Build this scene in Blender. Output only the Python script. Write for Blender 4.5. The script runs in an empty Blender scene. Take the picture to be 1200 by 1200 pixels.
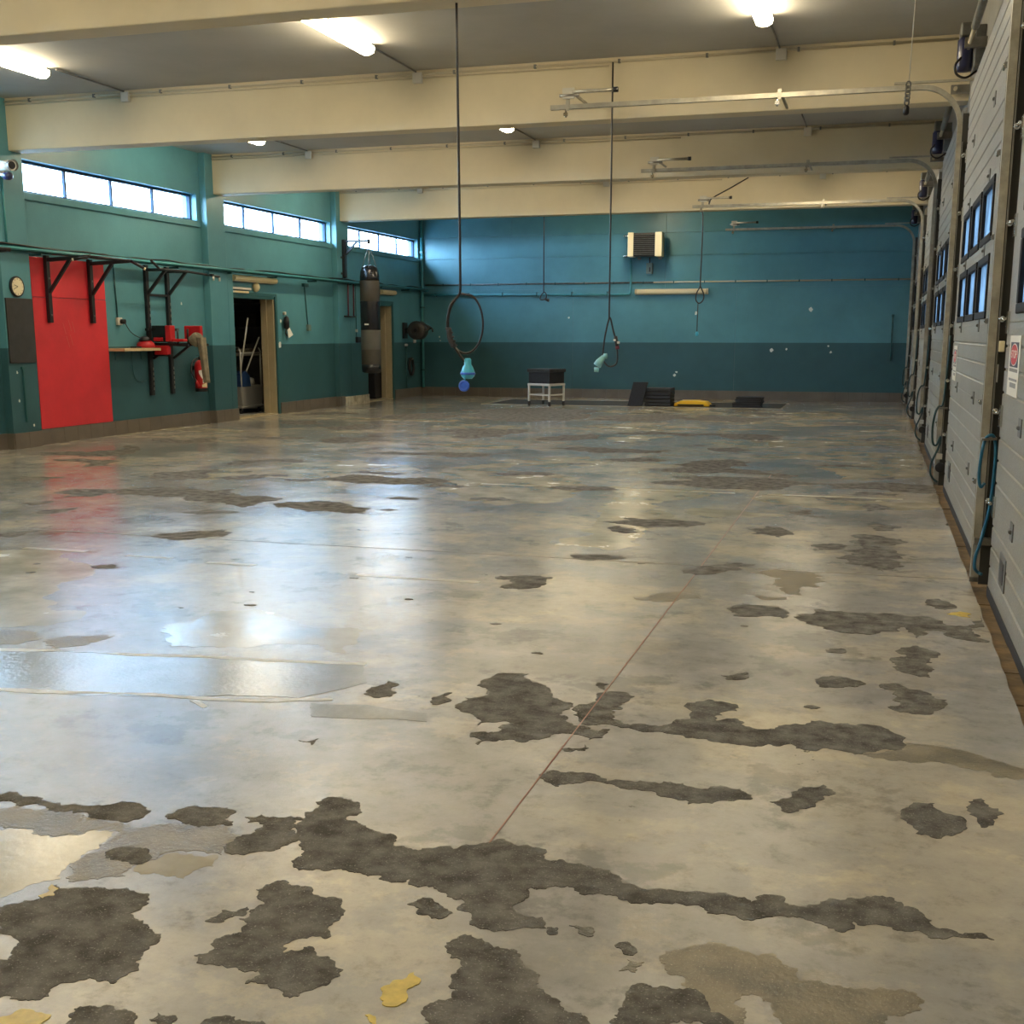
import bpy, bmesh, math, random
from mathutils import Vector, Matrix
from mathutils.geometry import tessellate_polygon

sc = bpy.context.scene
col = sc.collection
PI = math.pi

# ------------------------------------------------------------------ camera
EYE = 1.45
cam_d = bpy.data.cameras.new('camera')
cam = bpy.data.objects.new('camera', cam_d)
col.objects.link(cam)
PITCH, YAW = -0.19169, -0.29213
fw = Vector((math.sin(YAW)*math.cos(PITCH), math.cos(YAW)*math.cos(PITCH), math.sin(PITCH)))
rt = Vector((math.cos(YAW), -math.sin(YAW), 0))
up = rt.cross(fw)
m = Matrix((rt, up, -fw)).transposed().to_4x4()
m.translation = (0, 0, EYE)
cam.matrix_world = m
cam_d.sensor_width = 36
cam_d.lens = 1398.46/1200*36
cam_d.shift_y = 64.59/1200
cam_d.clip_start = 0.05
cam_d.clip_end = 500
sc.camera = cam

# ------------------------------------------------------------------ sky, exposure
world = bpy.data.worlds.new('overcast_sky')
sc.world = world
world.use_nodes = True
bg = world.node_tree.nodes['Background']
bg.inputs['Color'].default_value = (0.50, 0.75, 1.0, 1)
bg.inputs['Strength'].default_value = 22.0
sc.view_settings.view_transform = 'Standard'
sc.view_settings.look = 'None'
sc.view_settings.gamma = 1
sc.view_settings.use_curve_mapping = False
sc.view_settings.exposure = 1.05
sc.cycles.use_denoising = True
sc.cycles.max_bounces = 10
sc.cycles.diffuse_bounces = 6
sc.cycles.sample_clamp_indirect = 8
LAMP = 32.0

# ------------------------------------------------------------------ materials
def mat(name, color, rough=0.5, metal=0.0, var=0.0, scale=4.0, bump=0.0, bscale=40.0, spec=0.5, color2=None, detail=6, stretch=None, rvar=0.0, speck=None):
    ma = bpy.data.materials.new(name)
    ma.use_nodes = True
    nt = ma.node_tree
    b = nt.nodes['Principled BSDF']
    c = (*color, 1)
    b.inputs['Base Color'].default_value = c
    b.inputs['Roughness'].default_value = rough
    b.inputs['Metallic'].default_value = metal
    b.inputs['Specular IOR Level'].default_value = spec
    if var or color2 or bump or rvar:
        tc = nt.nodes.new('ShaderNodeNewGeometry')
        mp = nt.nodes.new('ShaderNodeMapping')
        nt.links.new(tc.outputs['Position'], mp.inputs['Vector'])
        if stretch:
            mp.inputs['Scale'].default_value = stretch
    if var or color2:
        n = nt.nodes.new('ShaderNodeTexNoise')
        n.inputs['Scale'].default_value = scale
        n.inputs['Detail'].default_value = detail
        n.inputs['Roughness'].default_value = 0.62
        nt.links.new(mp.outputs['Vector'], n.inputs['Vector'])
        r = nt.nodes.new('ShaderNodeValToRGB')
        c2 = color2 if color2 else tuple(v*(1-var) for v in color)
        r.color_ramp.elements[0].position = 0.36
        r.color_ramp.elements[0].color = (*c2, 1)
        r.color_ramp.elements[1].position = 0.64
        r.color_ramp.elements[1].color = c
        nt.links.new(n.outputs['Fac'], r.inputs['Fac'])
        nt.links.new(r.outputs['Color'], b.inputs['Base Color'])
        if speck:
            ns = nt.nodes.new('ShaderNodeTexNoise')
            ns.inputs['Scale'].default_value = 190
            ns.inputs['Detail'].default_value = 3
            nt.links.new(mp.outputs['Vector'], ns.inputs['Vector'])
            rs = nt.nodes.new('ShaderNodeValToRGB')
            rs.color_ramp.elements[0].position = 0.60
            rs.color_ramp.elements[0].color = (0, 0, 0, 1)
            rs.color_ramp.elements[1].position = 0.78
            rs.color_ramp.elements[1].color = (1, 1, 1, 1)
            nt.links.new(ns.outputs['Fac'], rs.inputs['Fac'])
            mxs = nt.nodes.new('ShaderNodeMix')
            mxs.data_type = 'RGBA'
            mxs.inputs['B'].default_value = (*speck, 1)
            nt.links.new(rs.outputs['Color'], mxs.inputs['Factor'])
            nt.links.new(r.outputs['Color'], mxs.inputs['A'])
            nt.links.new(mxs.outputs['Result'], b.inputs['Base Color'])
        if rvar:
            mr = nt.nodes.new('ShaderNodeMapRange')
            mr.inputs['To Min'].default_value = rough-rvar
            mr.inputs['To Max'].default_value = rough+rvar
            mr.inputs['From Min'].default_value = 0.3
            mr.inputs['From Max'].default_value = 0.7
            nt.links.new(n.outputs['Fac'], mr.inputs['Value'])
            nt.links.new(mr.outputs['Result'], b.inputs['Roughness'])
    if bump:
        n2 = nt.nodes.new('ShaderNodeTexNoise')
        n2.inputs['Scale'].default_value = bscale
        n2.inputs['Detail'].default_value = 4
        nt.links.new(mp.outputs['Vector'], n2.inputs['Vector'])
        bp = nt.nodes.new('ShaderNodeBump')
        bp.inputs['Strength'].default_value = bump
        bp.inputs['Distance'].default_value = 0.01
        nt.links.new(n2.outputs['Fac'], bp.inputs['Height'])
        nt.links.new(bp.outputs['Normal'], b.inputs['Normal'])
    return ma

def emit(name, color, strength):
    ma = bpy.data.materials.new(name)
    ma.use_nodes = True
    b = ma.node_tree.nodes['Principled BSDF']
    b.inputs['Base Color'].default_value = (0.8, 0.8, 0.75, 1)
    b.inputs['Emission Color'].default_value = (*color, 1)
    b.inputs['Emission Strength'].default_value = strength
    return ma

def pane_mat(name, tint, gloss=0.06, milk=0.0, milkcol=(0.8, 0.85, 0.9)):
    ma = bpy.data.materials.new(name)
    ma.use_nodes = True
    nt = ma.node_tree
    for n in list(nt.nodes):
        nt.nodes.remove(n)
    out = nt.nodes.new('ShaderNodeOutputMaterial')
    tr = nt.nodes.new('ShaderNodeBsdfTransparent')
    tr.inputs['Color'].default_value = (*tint, 1)
    gl = nt.nodes.new('ShaderNodeBsdfGlossy')
    gl.inputs['Roughness'].default_value = 0.08
    mx = nt.nodes.new('ShaderNodeMixShader')
    mx.inputs['Fac'].default_value = gloss
    nt.links.new(tr.outputs[0], mx.inputs[1])
    nt.links.new(gl.outputs[0], mx.inputs[2])
    last = mx
    if milk:
        tl = nt.nodes.new('ShaderNodeBsdfTranslucent')
        tl.inputs['Color'].default_value = (*milkcol, 1)
        ge = nt.nodes.new('ShaderNodeNewGeometry')
        nz = nt.nodes.new('ShaderNodeTexNoise')
        nz.inputs['Scale'].default_value = 5.0
        nt.links.new(ge.outputs['Position'], nz.inputs['Vector'])
        mr = nt.nodes.new('ShaderNodeMapRange')
        mr.inputs['From Min'].default_value = 0.3
        mr.inputs['From Max'].default_value = 0.7
        mr.inputs['To Min'].default_value = milk*0.6
        mr.inputs['To Max'].default_value = milk
        nt.links.new(nz.outputs['Fac'], mr.inputs['Value'])
        m2 = nt.nodes.new('ShaderNodeMixShader')
        nt.links.new(mr.outputs['Result'], m2.inputs['Fac'])
        nt.links.new(mx.outputs[0], m2.inputs[1])
        nt.links.new(tl.outputs[0], m2.inputs[2])
        last = m2
    nt.links.new(last.outputs[0], out.inputs['Surface'])
    return ma

TEAL = (0.085, 0.255, 0.305)
TEAL_DARK = (0.034, 0.106, 0.126)

def teal_mat(name, top, low, rough):
    # two coats of wall paint: light above the dado line, dark below it
    ma = bpy.data.materials.new(name)
    ma.use_nodes = True
    nt = ma.node_tree
    b = nt.nodes['Principled BSDF']
    b.inputs['Roughness'].default_value = rough
    ge = nt.nodes.new('ShaderNodeNewGeometry')
    sp = nt.nodes.new('ShaderNodeSeparateXYZ')
    nt.links.new(ge.outputs['Position'], sp.inputs[0])
    gt = nt.nodes.new('ShaderNodeMath')
    gt.operation = 'GREATER_THAN'
    gt.inputs[1].default_value = 1.29
    nt.links.new(sp.outputs['Z'], gt.inputs[0])
    mx = nt.nodes.new('ShaderNodeMix')
    mx.data_type = 'RGBA'
    mx.inputs['A'].default_value = (*low, 1)
    mx.inputs['B'].default_value = (*top, 1)
    nt.links.new(gt.outputs[0], mx.inputs['Factor'])
    nz = nt.nodes.new('ShaderNodeTexNoise')
    nz.inputs['Scale'].default_value = 1.3
    nz.inputs['Detail'].default_value = 8
    nz.inputs['Roughness'].default_value = 0.65
    nt.links.new(ge.outputs['Position'], nz.inputs['Vector'])
    mr = nt.nodes.new('ShaderNodeMapRange')
    mr.inputs['From Min'].default_value = 0.3
    mr.inputs['From Max'].default_value = 0.7
    mr.inputs['To Min'].default_value = 0.84
    mr.inputs['To Max'].default_value = 1.08
    nt.links.new(nz.outputs['Fac'], mr.inputs['Value'])
    mu = nt.nodes.new('ShaderNodeVectorMath')
    mu.operation = 'SCALE'
    nt.links.new(mx.outputs['Result'], mu.inputs[0])
    nt.links.new(mr.outputs['Result'], mu.inputs['Scale'])
    nt.links.new(mu.outputs[0], b.inputs['Base Color'])
    n2 = nt.nodes.new('ShaderNodeTexNoise')
    n2.inputs['Scale'].default_value = 30
    nt.links.new(ge.outputs['Position'], n2.inputs['Vector'])
    bp = nt.nodes.new('ShaderNodeBump')
    bp.inputs['Strength'].default_value = 0.12
    bp.inputs['Distance'].default_value = 0.01
    nt.links.new(n2.outputs['Fac'], bp.inputs['Height'])
    nt.links.new(bp.outputs['Normal'], b.inputs['Normal'])
    return ma

def floor_mat():
    ma = bpy.data.materials.new('worn_floor_coating')
    ma.use_nodes = True
    nt = ma.node_tree
    L = nt.links.new
    b = nt.nodes['Principled BSDF']
    ge = nt.nodes.new('ShaderNodeNewGeometry')
    def noise(scale, detail=8, rough=0.6, stretch=None):
        n = nt.nodes.new('ShaderNodeTexNoise')
        n.inputs['Scale'].default_value = scale
        n.inputs['Detail'].default_value = detail
        n.inputs['Roughness'].default_value = rough
        if stretch:
            mp = nt.nodes.new('ShaderNodeMapping')
            mp.inputs['Scale'].default_value = stretch
            L(ge.outputs['Position'], mp.inputs['Vector'])
            L(mp.outputs[0], n.inputs['Vector'])
        else:
            L(ge.outputs['Position'], n.inputs['Vector'])
        return n
    def ramp(src, stops):
        r = nt.nodes.new('ShaderNodeValToRGB')
        e = r.color_ramp.elements
        while len(e) < len(stops):
            e.new(0.5)
        for k, (p, c) in enumerate(stops):
            e[k].position = p
            e[k].color = (*c, 1) if not isinstance(c, float) else (c, c, c, 1)
        L(src, r.inputs['Fac'])
        return r
    big = noise(0.42, 9, 0.62)
    base = ramp(big.outputs['Fac'], [(0.36, (0.235, 0.222, 0.208)), (0.47, (0.33, 0.318, 0.305)), (0.505, (0.36, 0.342, 0.315)), (0.53, (0.43, 0.395, 0.335)), (0.64, (0.49, 0.445, 0.365))])
    fine = noise(9.0, 12, 0.78)
    finer = ramp(fine.outputs['Fac'], [(0.28, 0.55), (0.46, 0.93), (0.56, 1.0), (0.76, 1.12)])
    mu = nt.nodes.new('ShaderNodeMix')
    mu.data_type = 'RGBA'
    mu.blend_type = 'MULTIPLY'
    mu.inputs['Factor'].default_value = 0.85
    L(base.outputs['Color'], mu.inputs['A'])
    L(finer.outputs['Color'], mu.inputs['B'])
    # mid-size blotches of the older grey and tan coats
    bl_ = noise(1.5, 12, 0.70)
    blr = ramp(bl_.outputs['Fac'], [(0.40, (0.70, 0.71, 0.73)), (0.44, (0.95, 0.95, 0.96)), (0.54, (1.0, 1.0, 1.0)), (0.575, (1.16, 1.12, 1.04))])
    mb_ = nt.nodes.new('ShaderNodeMix')
    mb_.data_type = 'RGBA'
    mb_.blend_type = 'MULTIPLY'
    mb_.inputs['Factor'].default_value = 1.0
    L(mu.outputs['Result'], mb_.inputs['A'])
    L(blr.outputs['Color'], mb_.inputs['B'])
    mu = mb_
    # small worn-through flecks
    fl = noise(2.1, 14, 0.74)
    flr = ramp(fl.outputs['Fac'], [(0.325, 1.0), (0.34, 0.0)])
    mf = nt.nodes.new('ShaderNodeMix')
    mf.data_type = 'RGBA'
    mf.inputs['B'].default_value = (0.12, 0.112, 0.098, 1)
    L(flr.outputs['Color'], mf.inputs['Factor'])
    L(mu.outputs['Result'], mf.inputs['A'])
    L(mf.outputs['Result'], b.inputs['Base Color'])
    rr = nt.nodes.new('ShaderNodeMapRange')
    rr.inputs['From Min'].default_value = 0.3
    rr.inputs['From Max'].default_value = 0.7
    rr.inputs['To Min'].default_value = 0.10
    rr.inputs['To Max'].default_value = 0.24
    mid = noise(2.3, 12, 0.75)
    L(mid.outputs['Fac'], rr.inputs['Value'])
    L(rr.outputs['Result'], b.inputs['Roughness'])
    n2 = noise(30, 8, 0.75)
    bp = nt.nodes.new('ShaderNodeBump')
    bp.inputs['Strength'].default_value = 0.15
    bp.inputs['Distance'].default_value = 0.01
    L(n2.outputs['Fac'], bp.inputs['Height'])
    L(bp.outputs['Normal'], b.inputs['Normal'])
    b.inputs['Specular IOR Level'].default_value = 0.5
    return ma

M = {}
M['floor'] = floor_mat()
M['bare'] = mat('bare_dark_concrete', (0.195, 0.186, 0.172), 0.66, var=0.55, scale=11, bump=0.6, bscale=70, rvar=0.15, spec=0.0, speck=(0.36, 0.345, 0.315))
M['brown'] = mat('worn_brown_concrete', (0.25, 0.215, 0.155), 0.42, scale=5, color2=(0.10, 0.09, 0.072), bump=0.35, bscale=60, rvar=0.1, speck=(0.42, 0.38, 0.29))
M['cream'] = mat('worn_cream_coating', (0.43, 0.385, 0.29), 0.22, var=0.34, scale=2.2, bump=0.1, bscale=26, rvar=0.08)
M['slick'] = mat('smooth_grey_screed', (0.30, 0.295, 0.28), 0.2, var=0.2, scale=6, bump=0.15, bscale=40)
M['white'] = mat('white_filler', (0.62, 0.62, 0.58), 0.4, var=0.3, scale=8)
M['yellow_paint'] = mat('flaked_yellow_paint', (0.62, 0.46, 0.09), 0.4, var=0.35, scale=14)
M['pale_yellow'] = mat('faded_yellow_line', (0.43, 0.375, 0.265), 0.28, color2=(0.35, 0.325, 0.275), scale=5)
M['red_line'] = mat('thin_red_line', (0.24, 0.085, 0.065), 0.5, color2=(0.30, 0.19, 0.15), scale=3, spec=0.2)
M['joint'] = mat('floor_joint_filler', (0.05, 0.047, 0.042), 0.7)
M['hairline'] = mat('hairline_joint', (0.16, 0.148, 0.125), 0.4, color2=(0.27, 0.25, 0.21), scale=2)
M['rust'] = mat('rusty_threshold', (0.20, 0.135, 0.07), 0.75, color2=(0.10, 0.072, 0.045), scale=7, bump=0.6, bscale=30)
M['teal'] = teal_mat('teal_wall_paint', TEAL, TEAL_DARK, 0.38)
M['teal_plain'] = mat('teal_gloss', TEAL, 0.4, var=0.15)
M['teal_pipe'] = mat('teal_painted_pipe', (0.07, 0.30, 0.33), 0.35, var=0.2)
M['slate'] = mat('dark_teal_gloss', (0.025, 0.10, 0.11), 0.4)
M['cream_paint'] = mat('cream_beam_paint', (0.62, 0.54, 0.37), 0.6, var=0.10, scale=1.2, bump=0.08, bscale=8)
M['ceiling'] = mat('grey_ceiling_plaster', (0.40, 0.392, 0.362), 0.75, var=0.12, scale=1.0)
M['skirt'] = mat('taupe_skirting_tile', (0.155, 0.130, 0.105), 0.35, var=0.2, scale=3)
M['grout'] = mat('dark_grout', (0.06, 0.05, 0.042), 0.8)
M['white_tile'] = mat('dirty_white_tile', (0.62, 0.58, 0.46), 0.4, color2=(0.30, 0.26, 0.18), scale=9)
M['red'] = mat('red_board', (0.66, 0.030, 0.042), 0.42, var=0.15, scale=2)
M['black_board'] = mat('dark_board', (0.035, 0.034, 0.034), 0.5, var=0.3, scale=6)
M['black'] = mat('black_steel', (0.012, 0.012, 0.016), 0.38)
M['rubber'] = mat('black_rubber', (0.018, 0.018, 0.022), 0.6, var=0.3, scale=20)
M['frame_dark'] = mat('dark_window_frame', (0.008, 0.009, 0.012), 0.6, spec=0.2)
M['mullion'] = mat('blue_grey_window_bar', (0.025, 0.05, 0.09), 0.5, spec=0.2)
M['door_grey'] = mat('grey_door_sheet', (0.275, 0.265, 0.232), 0.36, var=0.14, scale=2, bump=0.45, bscale=60)
M['galv'] = mat('galvanised_steel', (0.30, 0.285, 0.25), 0.38, metal=0.8, var=0.25, scale=12)
M['galv_dark'] = mat('dull_galvanised_steel', (0.20, 0.20, 0.19), 0.45, metal=0.6, var=0.3, scale=12)
M['chrome'] = mat('bright_steel', (0.72, 0.71, 0.68), 0.22, metal=1.0)
M['wall_grey'] = mat('grey_wall_plaster', (0.20, 0.195, 0.18), 0.7, var=0.15)
M['dark_room'] = mat('grey_store_room_wall', (0.30, 0.30, 0.30), 0.8, var=0.2)
M['conduit'] = mat('cream_conduit', (0.50, 0.44, 0.31), 0.45)
M['jbox'] = mat('pale_junction_box', (0.55, 0.53, 0.47), 0.45)
M['lamp_body'] = mat('grey_lamp_housing', (0.42, 0.40, 0.34), 0.5)
M['lamp_off'] = mat('yellowed_lamp_cover', (0.66, 0.56, 0.34), 0.4)
M['lamp_on'] = emit('lit_lamp_cover', (1.0, 0.84, 0.56), LAMP)
M['beige'] = mat('beige_enamel', (0.80, 0.70, 0.46), 0.4)
M['jamb'] = mat('cream_door_frame', (0.46, 0.38, 0.24), 0.5, var=0.12)
M['glass'] = pane_mat('clear_window_glass', (0.93, 0.96, 1.0))
M['acrylic'] = pane_mat('hazy_door_pane', (0.045, 0.05, 0.055), 0.05, 0.34, (0.40, 0.46, 0.52))
M['cable'] = mat('black_cable', (0.014, 0.012, 0.012), 0.45)
M['blue_plug'] = mat('turquoise_plug', (0.05, 0.42, 0.62), 0.35)
M['blue_ring'] = mat('blue_plastic', (0.04, 0.13, 0.62), 0.35)
M['pale_plug'] = mat('pale_turquoise_plug', (0.22, 0.50, 0.56), 0.35)
M['hose_blue'] = mat('blue_hose', (0.012, 0.11, 0.20), 0.35)
M['hose_green'] = mat('dark_green_hose', (0.010, 0.040, 0.045), 0.4)
M['navy'] = mat('navy_motor_paint', (0.014, 0.016, 0.055), 0.35)
M['wood'] = mat('pale_plywood', (0.62, 0.46, 0.26), 0.55, var=0.2, scale=6, stretch=(1, 8, 8))
M['taupe'] = mat('taupe_vinyl', (0.062, 0.054, 0.042), 0.45, var=0.2)
M['grey_vinyl'] = mat('grey_vinyl', (0.11, 0.105, 0.09), 0.5, var=0.2)
M['black_vinyl'] = mat('black_vinyl', (0.012, 0.012, 0.016), 0.25)
M['red_plastic'] = mat('red_plastic', (0.50, 0.014, 0.02), 0.35)
M['dark_red'] = mat('maroon_strap', (0.10, 0.015, 0.035), 0.6)
M['cloth'] = mat('khaki_cloth', (0.30, 0.265, 0.19), 0.9, var=0.4, scale=10)
M['paper'] = mat('white_paper', (0.80, 0.79, 0.75), 0.6)
M['sign_white'] = mat('white_sign_sheet', (0.74, 0.71, 0.62), 0.4)
M['sign_red'] = mat('red_print', (0.55, 0.04, 0.05), 0.4)
M['sign_blue'] = mat('navy_print', (0.012, 0.022, 0.06), 0.4)
M['sign_grey'] = mat('grey_print', (0.25, 0.24, 0.22), 0.5)
M['yellow'] = mat('yellow_plastic', (0.85, 0.50, 0.02), 0.4)
M['steel_white'] = mat('white_painted_steel', (0.55, 0.54, 0.50), 0.4)
M['clock_face'] = mat('ivory_clock_face', (0.80, 0.70, 0.48), 0.4)
M['heater_fin'] = mat('dark_heater_fin', (0.018, 0.013, 0.010), 0.4)
M['switch'] = mat('grey_green_switch', (0.14, 0.20, 0.18), 0.5)
M['blue_press'] = mat('blue_mop_press', (0.015, 0.045, 0.14), 0.4)
M['grey_plastic'] = mat('grey_plastic', (0.24, 0.235, 0.22), 0.45)
M['asphalt'] = mat('asphalt_yard', (0.16, 0.16, 0.16), 0.9, var=0.2)
M['reel'] = mat('dark_reel_plastic', (0.045, 0.040, 0.037), 0.4)
M['scuff'] = mat('pale_red_scuff', (0.62, 0.10, 0.09), 0.5)
M['track'] = mat('brown_zinc_track', (0.43, 0.40, 0.325), 0.4, metal=0.35, var=0.3, scale=10)
M['post_dark'] = mat('dark_post_plate', (0.06, 0.058, 0.052), 0.5, metal=0.3)  # one even dark tone for the plate closing the post recess
M['mop_pole'] = mat('pale_plastic_pole', (0.62, 0.61, 0.56), 0.4)
M['chip'] = mat('bare_plaster_chip', (0.70, 0.72, 0.66), 0.7)

# ------------------------------------------------------------------ geometry helpers
def world_loc(o):
    v = Vector((0, 0, 0))
    while o:
        v += o.location
        o = o.parent
    return v

class MB:
    def __init__(s):
        s.v = []
        s.f = []
        s.sm = []
    def add(s, vs, fs, smooth=False):
        k = len(s.v)
        s.v += [Vector(p) for p in vs]
        s.f += [tuple(i+k for i in f) for f in fs]
        s.sm += [smooth]*len(fs)
        return s
    def box(s, x0, y0, z0, x1, y1, z1):
        return s.add([(x0,y0,z0),(x1,y0,z0),(x1,y1,z0),(x0,y1,z0),(x0,y0,z1),(x1,y0,z1),(x1,y1,z1),(x0,y1,z1)],
                     [(0,3,2,1),(4,5,6,7),(0,1,5,4),(1,2,6,5),(2,3,7,6),(3,0,4,7)])
    def cbox(s, c, size, rot=None):
        hx, hy, hz = (d/2 for d in size)
        vs = [Vector(p) for p in [(-hx,-hy,-hz),(hx,-hy,-hz),(hx,hy,-hz),(-hx,hy,-hz),(-hx,-hy,hz),(hx,-hy,hz),(hx,hy,hz),(-hx,hy,hz)]]
        if rot:
            vs = [rot @ p for p in vs]
        return s.add([p+Vector(c) for p in vs], [(0,3,2,1),(4,5,6,7),(0,1,5,4),(1,2,6,5),(2,3,7,6),(3,0,4,7)])
    def bar(s, p0, p1, w, h):
        # rectangular bar between two points
        p0 = Vector(p0); p1 = Vector(p1)
        d = (p1-p0).normalized()
        ref = Vector((0,0,1)) if abs(d.z) < 0.9 else Vector((1,0,0))
        a = d.cross(ref).normalized()*w/2
        b = a.cross(d).normalized()*h/2
        vs = [p0-a-b, p0+a-b, p0+a+b, p0-a+b, p1-a-b, p1+a-b, p1+a+b, p1-a+b]
        return s.add(vs, [(0,1,2,3),(7,6,5,4),(0,4,5,1),(1,5,6,2),(2,6,7,3),(3,7,4,0)])
    def tube(s, pts, r, n=8, closed=False, cap=True):
        pts = [Vector(p) for p in pts]
        k = len(pts)
        rs = r if isinstance(r, (list, tuple)) else [r]*k
        vs = []
        prev = None
        for i, p in enumerate(pts):
            if closed:
                d = pts[(i+1) % k]-pts[i-1]
            else:
                d = pts[min(i+1, k-1)]-pts[max(i-1, 0)]
            d.normalize()
            if prev is None:
                ref = Vector((0,0,1)) if abs(d.z) < 0.9 else Vector((1,0,0))
                a = d.cross(ref).normalized()
            else:
                a = (prev-d*prev.dot(d)).normalized()
            prev = a
            b = d.cross(a)
            for j in range(n):
                t = 2*PI*j/n
                vs.append(p+(a*math.cos(t)+b*math.sin(t))*rs[i])
        fs = []
        for i in range(k if closed else k-1):
            i2 = (i+1) % k
            for j in range(n):
                fs.append((i*n+j, i*n+(j+1) % n, i2*n+(j+1) % n, i2*n+j))
        s.add(vs, fs, True)
        if cap and not closed:
            b0 = len(s.v)-len(vs)
            s.f += [tuple(b0+j for j in range(n))[::-1], tuple(b0+(k-1)*n+j for j in range(n))]
            s.sm += [False, False]
        return s
    def cyl(s, p0, p1, r, n=16, r1=None):
        return s.tube([p0, p1], [r, r if r1 is None else r1], n)
    def lathe(s, prof, c, axis='Z', n=20):
        # prof: (radius, height) pairs along the axis
        vs = []
        for r, h in prof:
            for j in range(n):
                t = 2*PI*j/n
                a, b = r*math.cos(t), r*math.sin(t)
                p = {'Z': (a, b, h), 'X': (h, a, b), 'Y': (b, h, a)}[axis]
                vs.append(Vector(p)+Vector(c))
        fs = []
        for i in range(len(prof)-1):
            for j in range(n):
                fs.append((i*n+j, i*n+(j+1) % n, (i+1)*n+(j+1) % n, (i+1)*n+j))
        s.add(vs, fs, True)
        b0 = len(s.v)-len(vs)
        s.f += [tuple(b0+j for j in range(n))[::-1], tuple(b0+(len(prof)-1)*n+j for j in range(n))]
        s.sm += [False, False]
        return s
    def prism(s, poly, axis, lo, hi):
        # 2D polygon swept along an axis: X -> (y,z) polygon, Y -> (x,z), Z -> (x,y)
        def pt(p, h):
            return {'X': (h, p[0], p[1]), 'Y': (p[0], h, p[1]), 'Z': (p[0], p[1], h)}[axis]
        k = len(poly)
        vs = [pt(p, lo) for p in poly]+[pt(p, hi) for p in poly]
        tris = tessellate_polygon([[Vector((p[0], p[1], 0)) for p in poly]])
        fs = [tuple(t) for t in tris]+[tuple(i+k for i in t[::-1]) for t in tris]
        fs += [(i, (i+1) % k, (i+1) % k+k, i+k) for i in range(k)]
        return s.add(vs, fs)
    def mesh(s, name, mt, off=Vector((0,0,0))):
        me = bpy.data.meshes.new(name)
        me.from_pydata([p-off for p in s.v], [], s.f)
        me.polygons.foreach_set('use_smooth', s.sm)
        if not isinstance(mt, (list, tuple)):
            mt = [mt]
        for q in mt:
            me.materials.append(q)
        bm = bmesh.new()
        bm.from_mesh(me)
        bmesh.ops.recalc_face_normals(bm, faces=bm.faces)
        bm.to_mesh(me)
        bm.free()
        me.update()
        return me
    def build(s, name, mt, parent=None, bevel=0.0):
        if isinstance(mt, str):
            mt = M[mt]
        if parent is None:
            lo = Vector([min(p[i] for p in s.v) for i in range(3)])
            hi = Vector([max(p[i] for p in s.v) for i in range(3)])
            off = Vector(((lo.x+hi.x)/2, (lo.y+hi.y)/2, lo.z))
        else:
            off = world_loc(parent)
        o = bpy.data.objects.new(name, s.mesh(name, mt, off))
        col.objects.link(o)
        if parent is None:
            o.location = off
        else:
            o.parent = parent
        if bevel:
            md = o.modifiers.new('edge', 'BEVEL')
            md.width = bevel
            md.segments = 2
            md.limit_method = 'ANGLE'
        return o

def tag(o, label, cat, group=None, kind=None):
    o['label'] = label
    o['category'] = cat
    if group:
        o['group'] = group
    if kind:
        o['kind'] = kind
    return o

def thing(name, loc, label, cat, group=None, kind=None):
    o = bpy.data.objects.new(name, None)
    o.empty_display_size = 0.1
    col.objects.link(o)
    o.location = loc
    return tag(o, label, cat, group, kind)

def copy_tree(o, parent=None, shift=(0,0,0)):
    c = o.copy()
    col.objects.link(c)
    if parent is not None:
        c.parent = parent
    else:
        c.location = o.location+Vector(shift)
    for ch in [k for k in bpy.data.objects if k.parent == o]:
        copy_tree(ch, c)
    return c

def grid_holes(mb, axis, a0, a1, u0, u1, v0, v1, holes):
    # slab a0..a1 thick; u = Y, v = Z for axis X; u = X, v = Z for axis Y; holes = (u0,u1,v0,v1)
    us = sorted({u0, u1, *[h[0] for h in holes], *[h[1] for h in holes]})
    vs = sorted({v0, v1, *[h[2] for h in holes], *[h[3] for h in holes]})
    us = [u for u in us if u0 <= u <= u1]
    vs = [v for v in vs if v0 <= v <= v1]
    for i in range(len(us)-1):
        run = None
        for j in range(len(vs)-1):
            cu, cv = (us[i]+us[i+1])/2, (vs[j]+vs[j+1])/2
            solid = not any(h[0] < cu < h[1] and h[2] < cv < h[3] for h in holes)
            if solid and run is None:
                run = vs[j]
            if run is not None and (not solid or j == len(vs)-2):
                top = vs[j+1] if solid else vs[j]
                if axis == 'X':
                    mb.box(a0, us[i], run, a1, us[i+1], top)
                else:
                    mb.box(us[i], a0, run, us[i+1], a1, top)
                run = None
    return mb

def arc(c, r, t0, t1, n, plane='XZ', y=0.0):
    out = []
    for i in range(n+1):
        t = t0+(t1-t0)*i/n
        a, b = r*math.cos(t), r*math.sin(t)
        out.append((c[0]+a, y, c[1]+b) if plane == 'XZ' else (y, c[0]+a, c[1]+b) if plane == 'YZ' else (c[0]+a, c[1]+b, y))
    return out

def smooth_path(pts, sub=6):
    # Catmull-Rom through the points
    P = [Vector(p) for p in pts]
    P = [P[0]*2-P[1]]+P+[P[-1]*2-P[-2]]
    out = []
    for i in range(1, len(P)-2):
        a, b, c, d = P[i-1], P[i], P[i+1], P[i+2]
        for k in range(sub):
            t = k/sub
            out.append(0.5*((2*b)+(c-a)*t+(2*a-5*b+4*c-d)*t*t+(3*b-a-3*c+d)*t**3))
    out.append(P[-2])
    return out
# ------------------------------------------------------------------ the hall
XL, XR, YB, Y0 = -10.73, 0.735, 27.93, -4.2
ZC, ZB = 4.36, 3.735
BAY = 4.93
random.seed(7)

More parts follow.
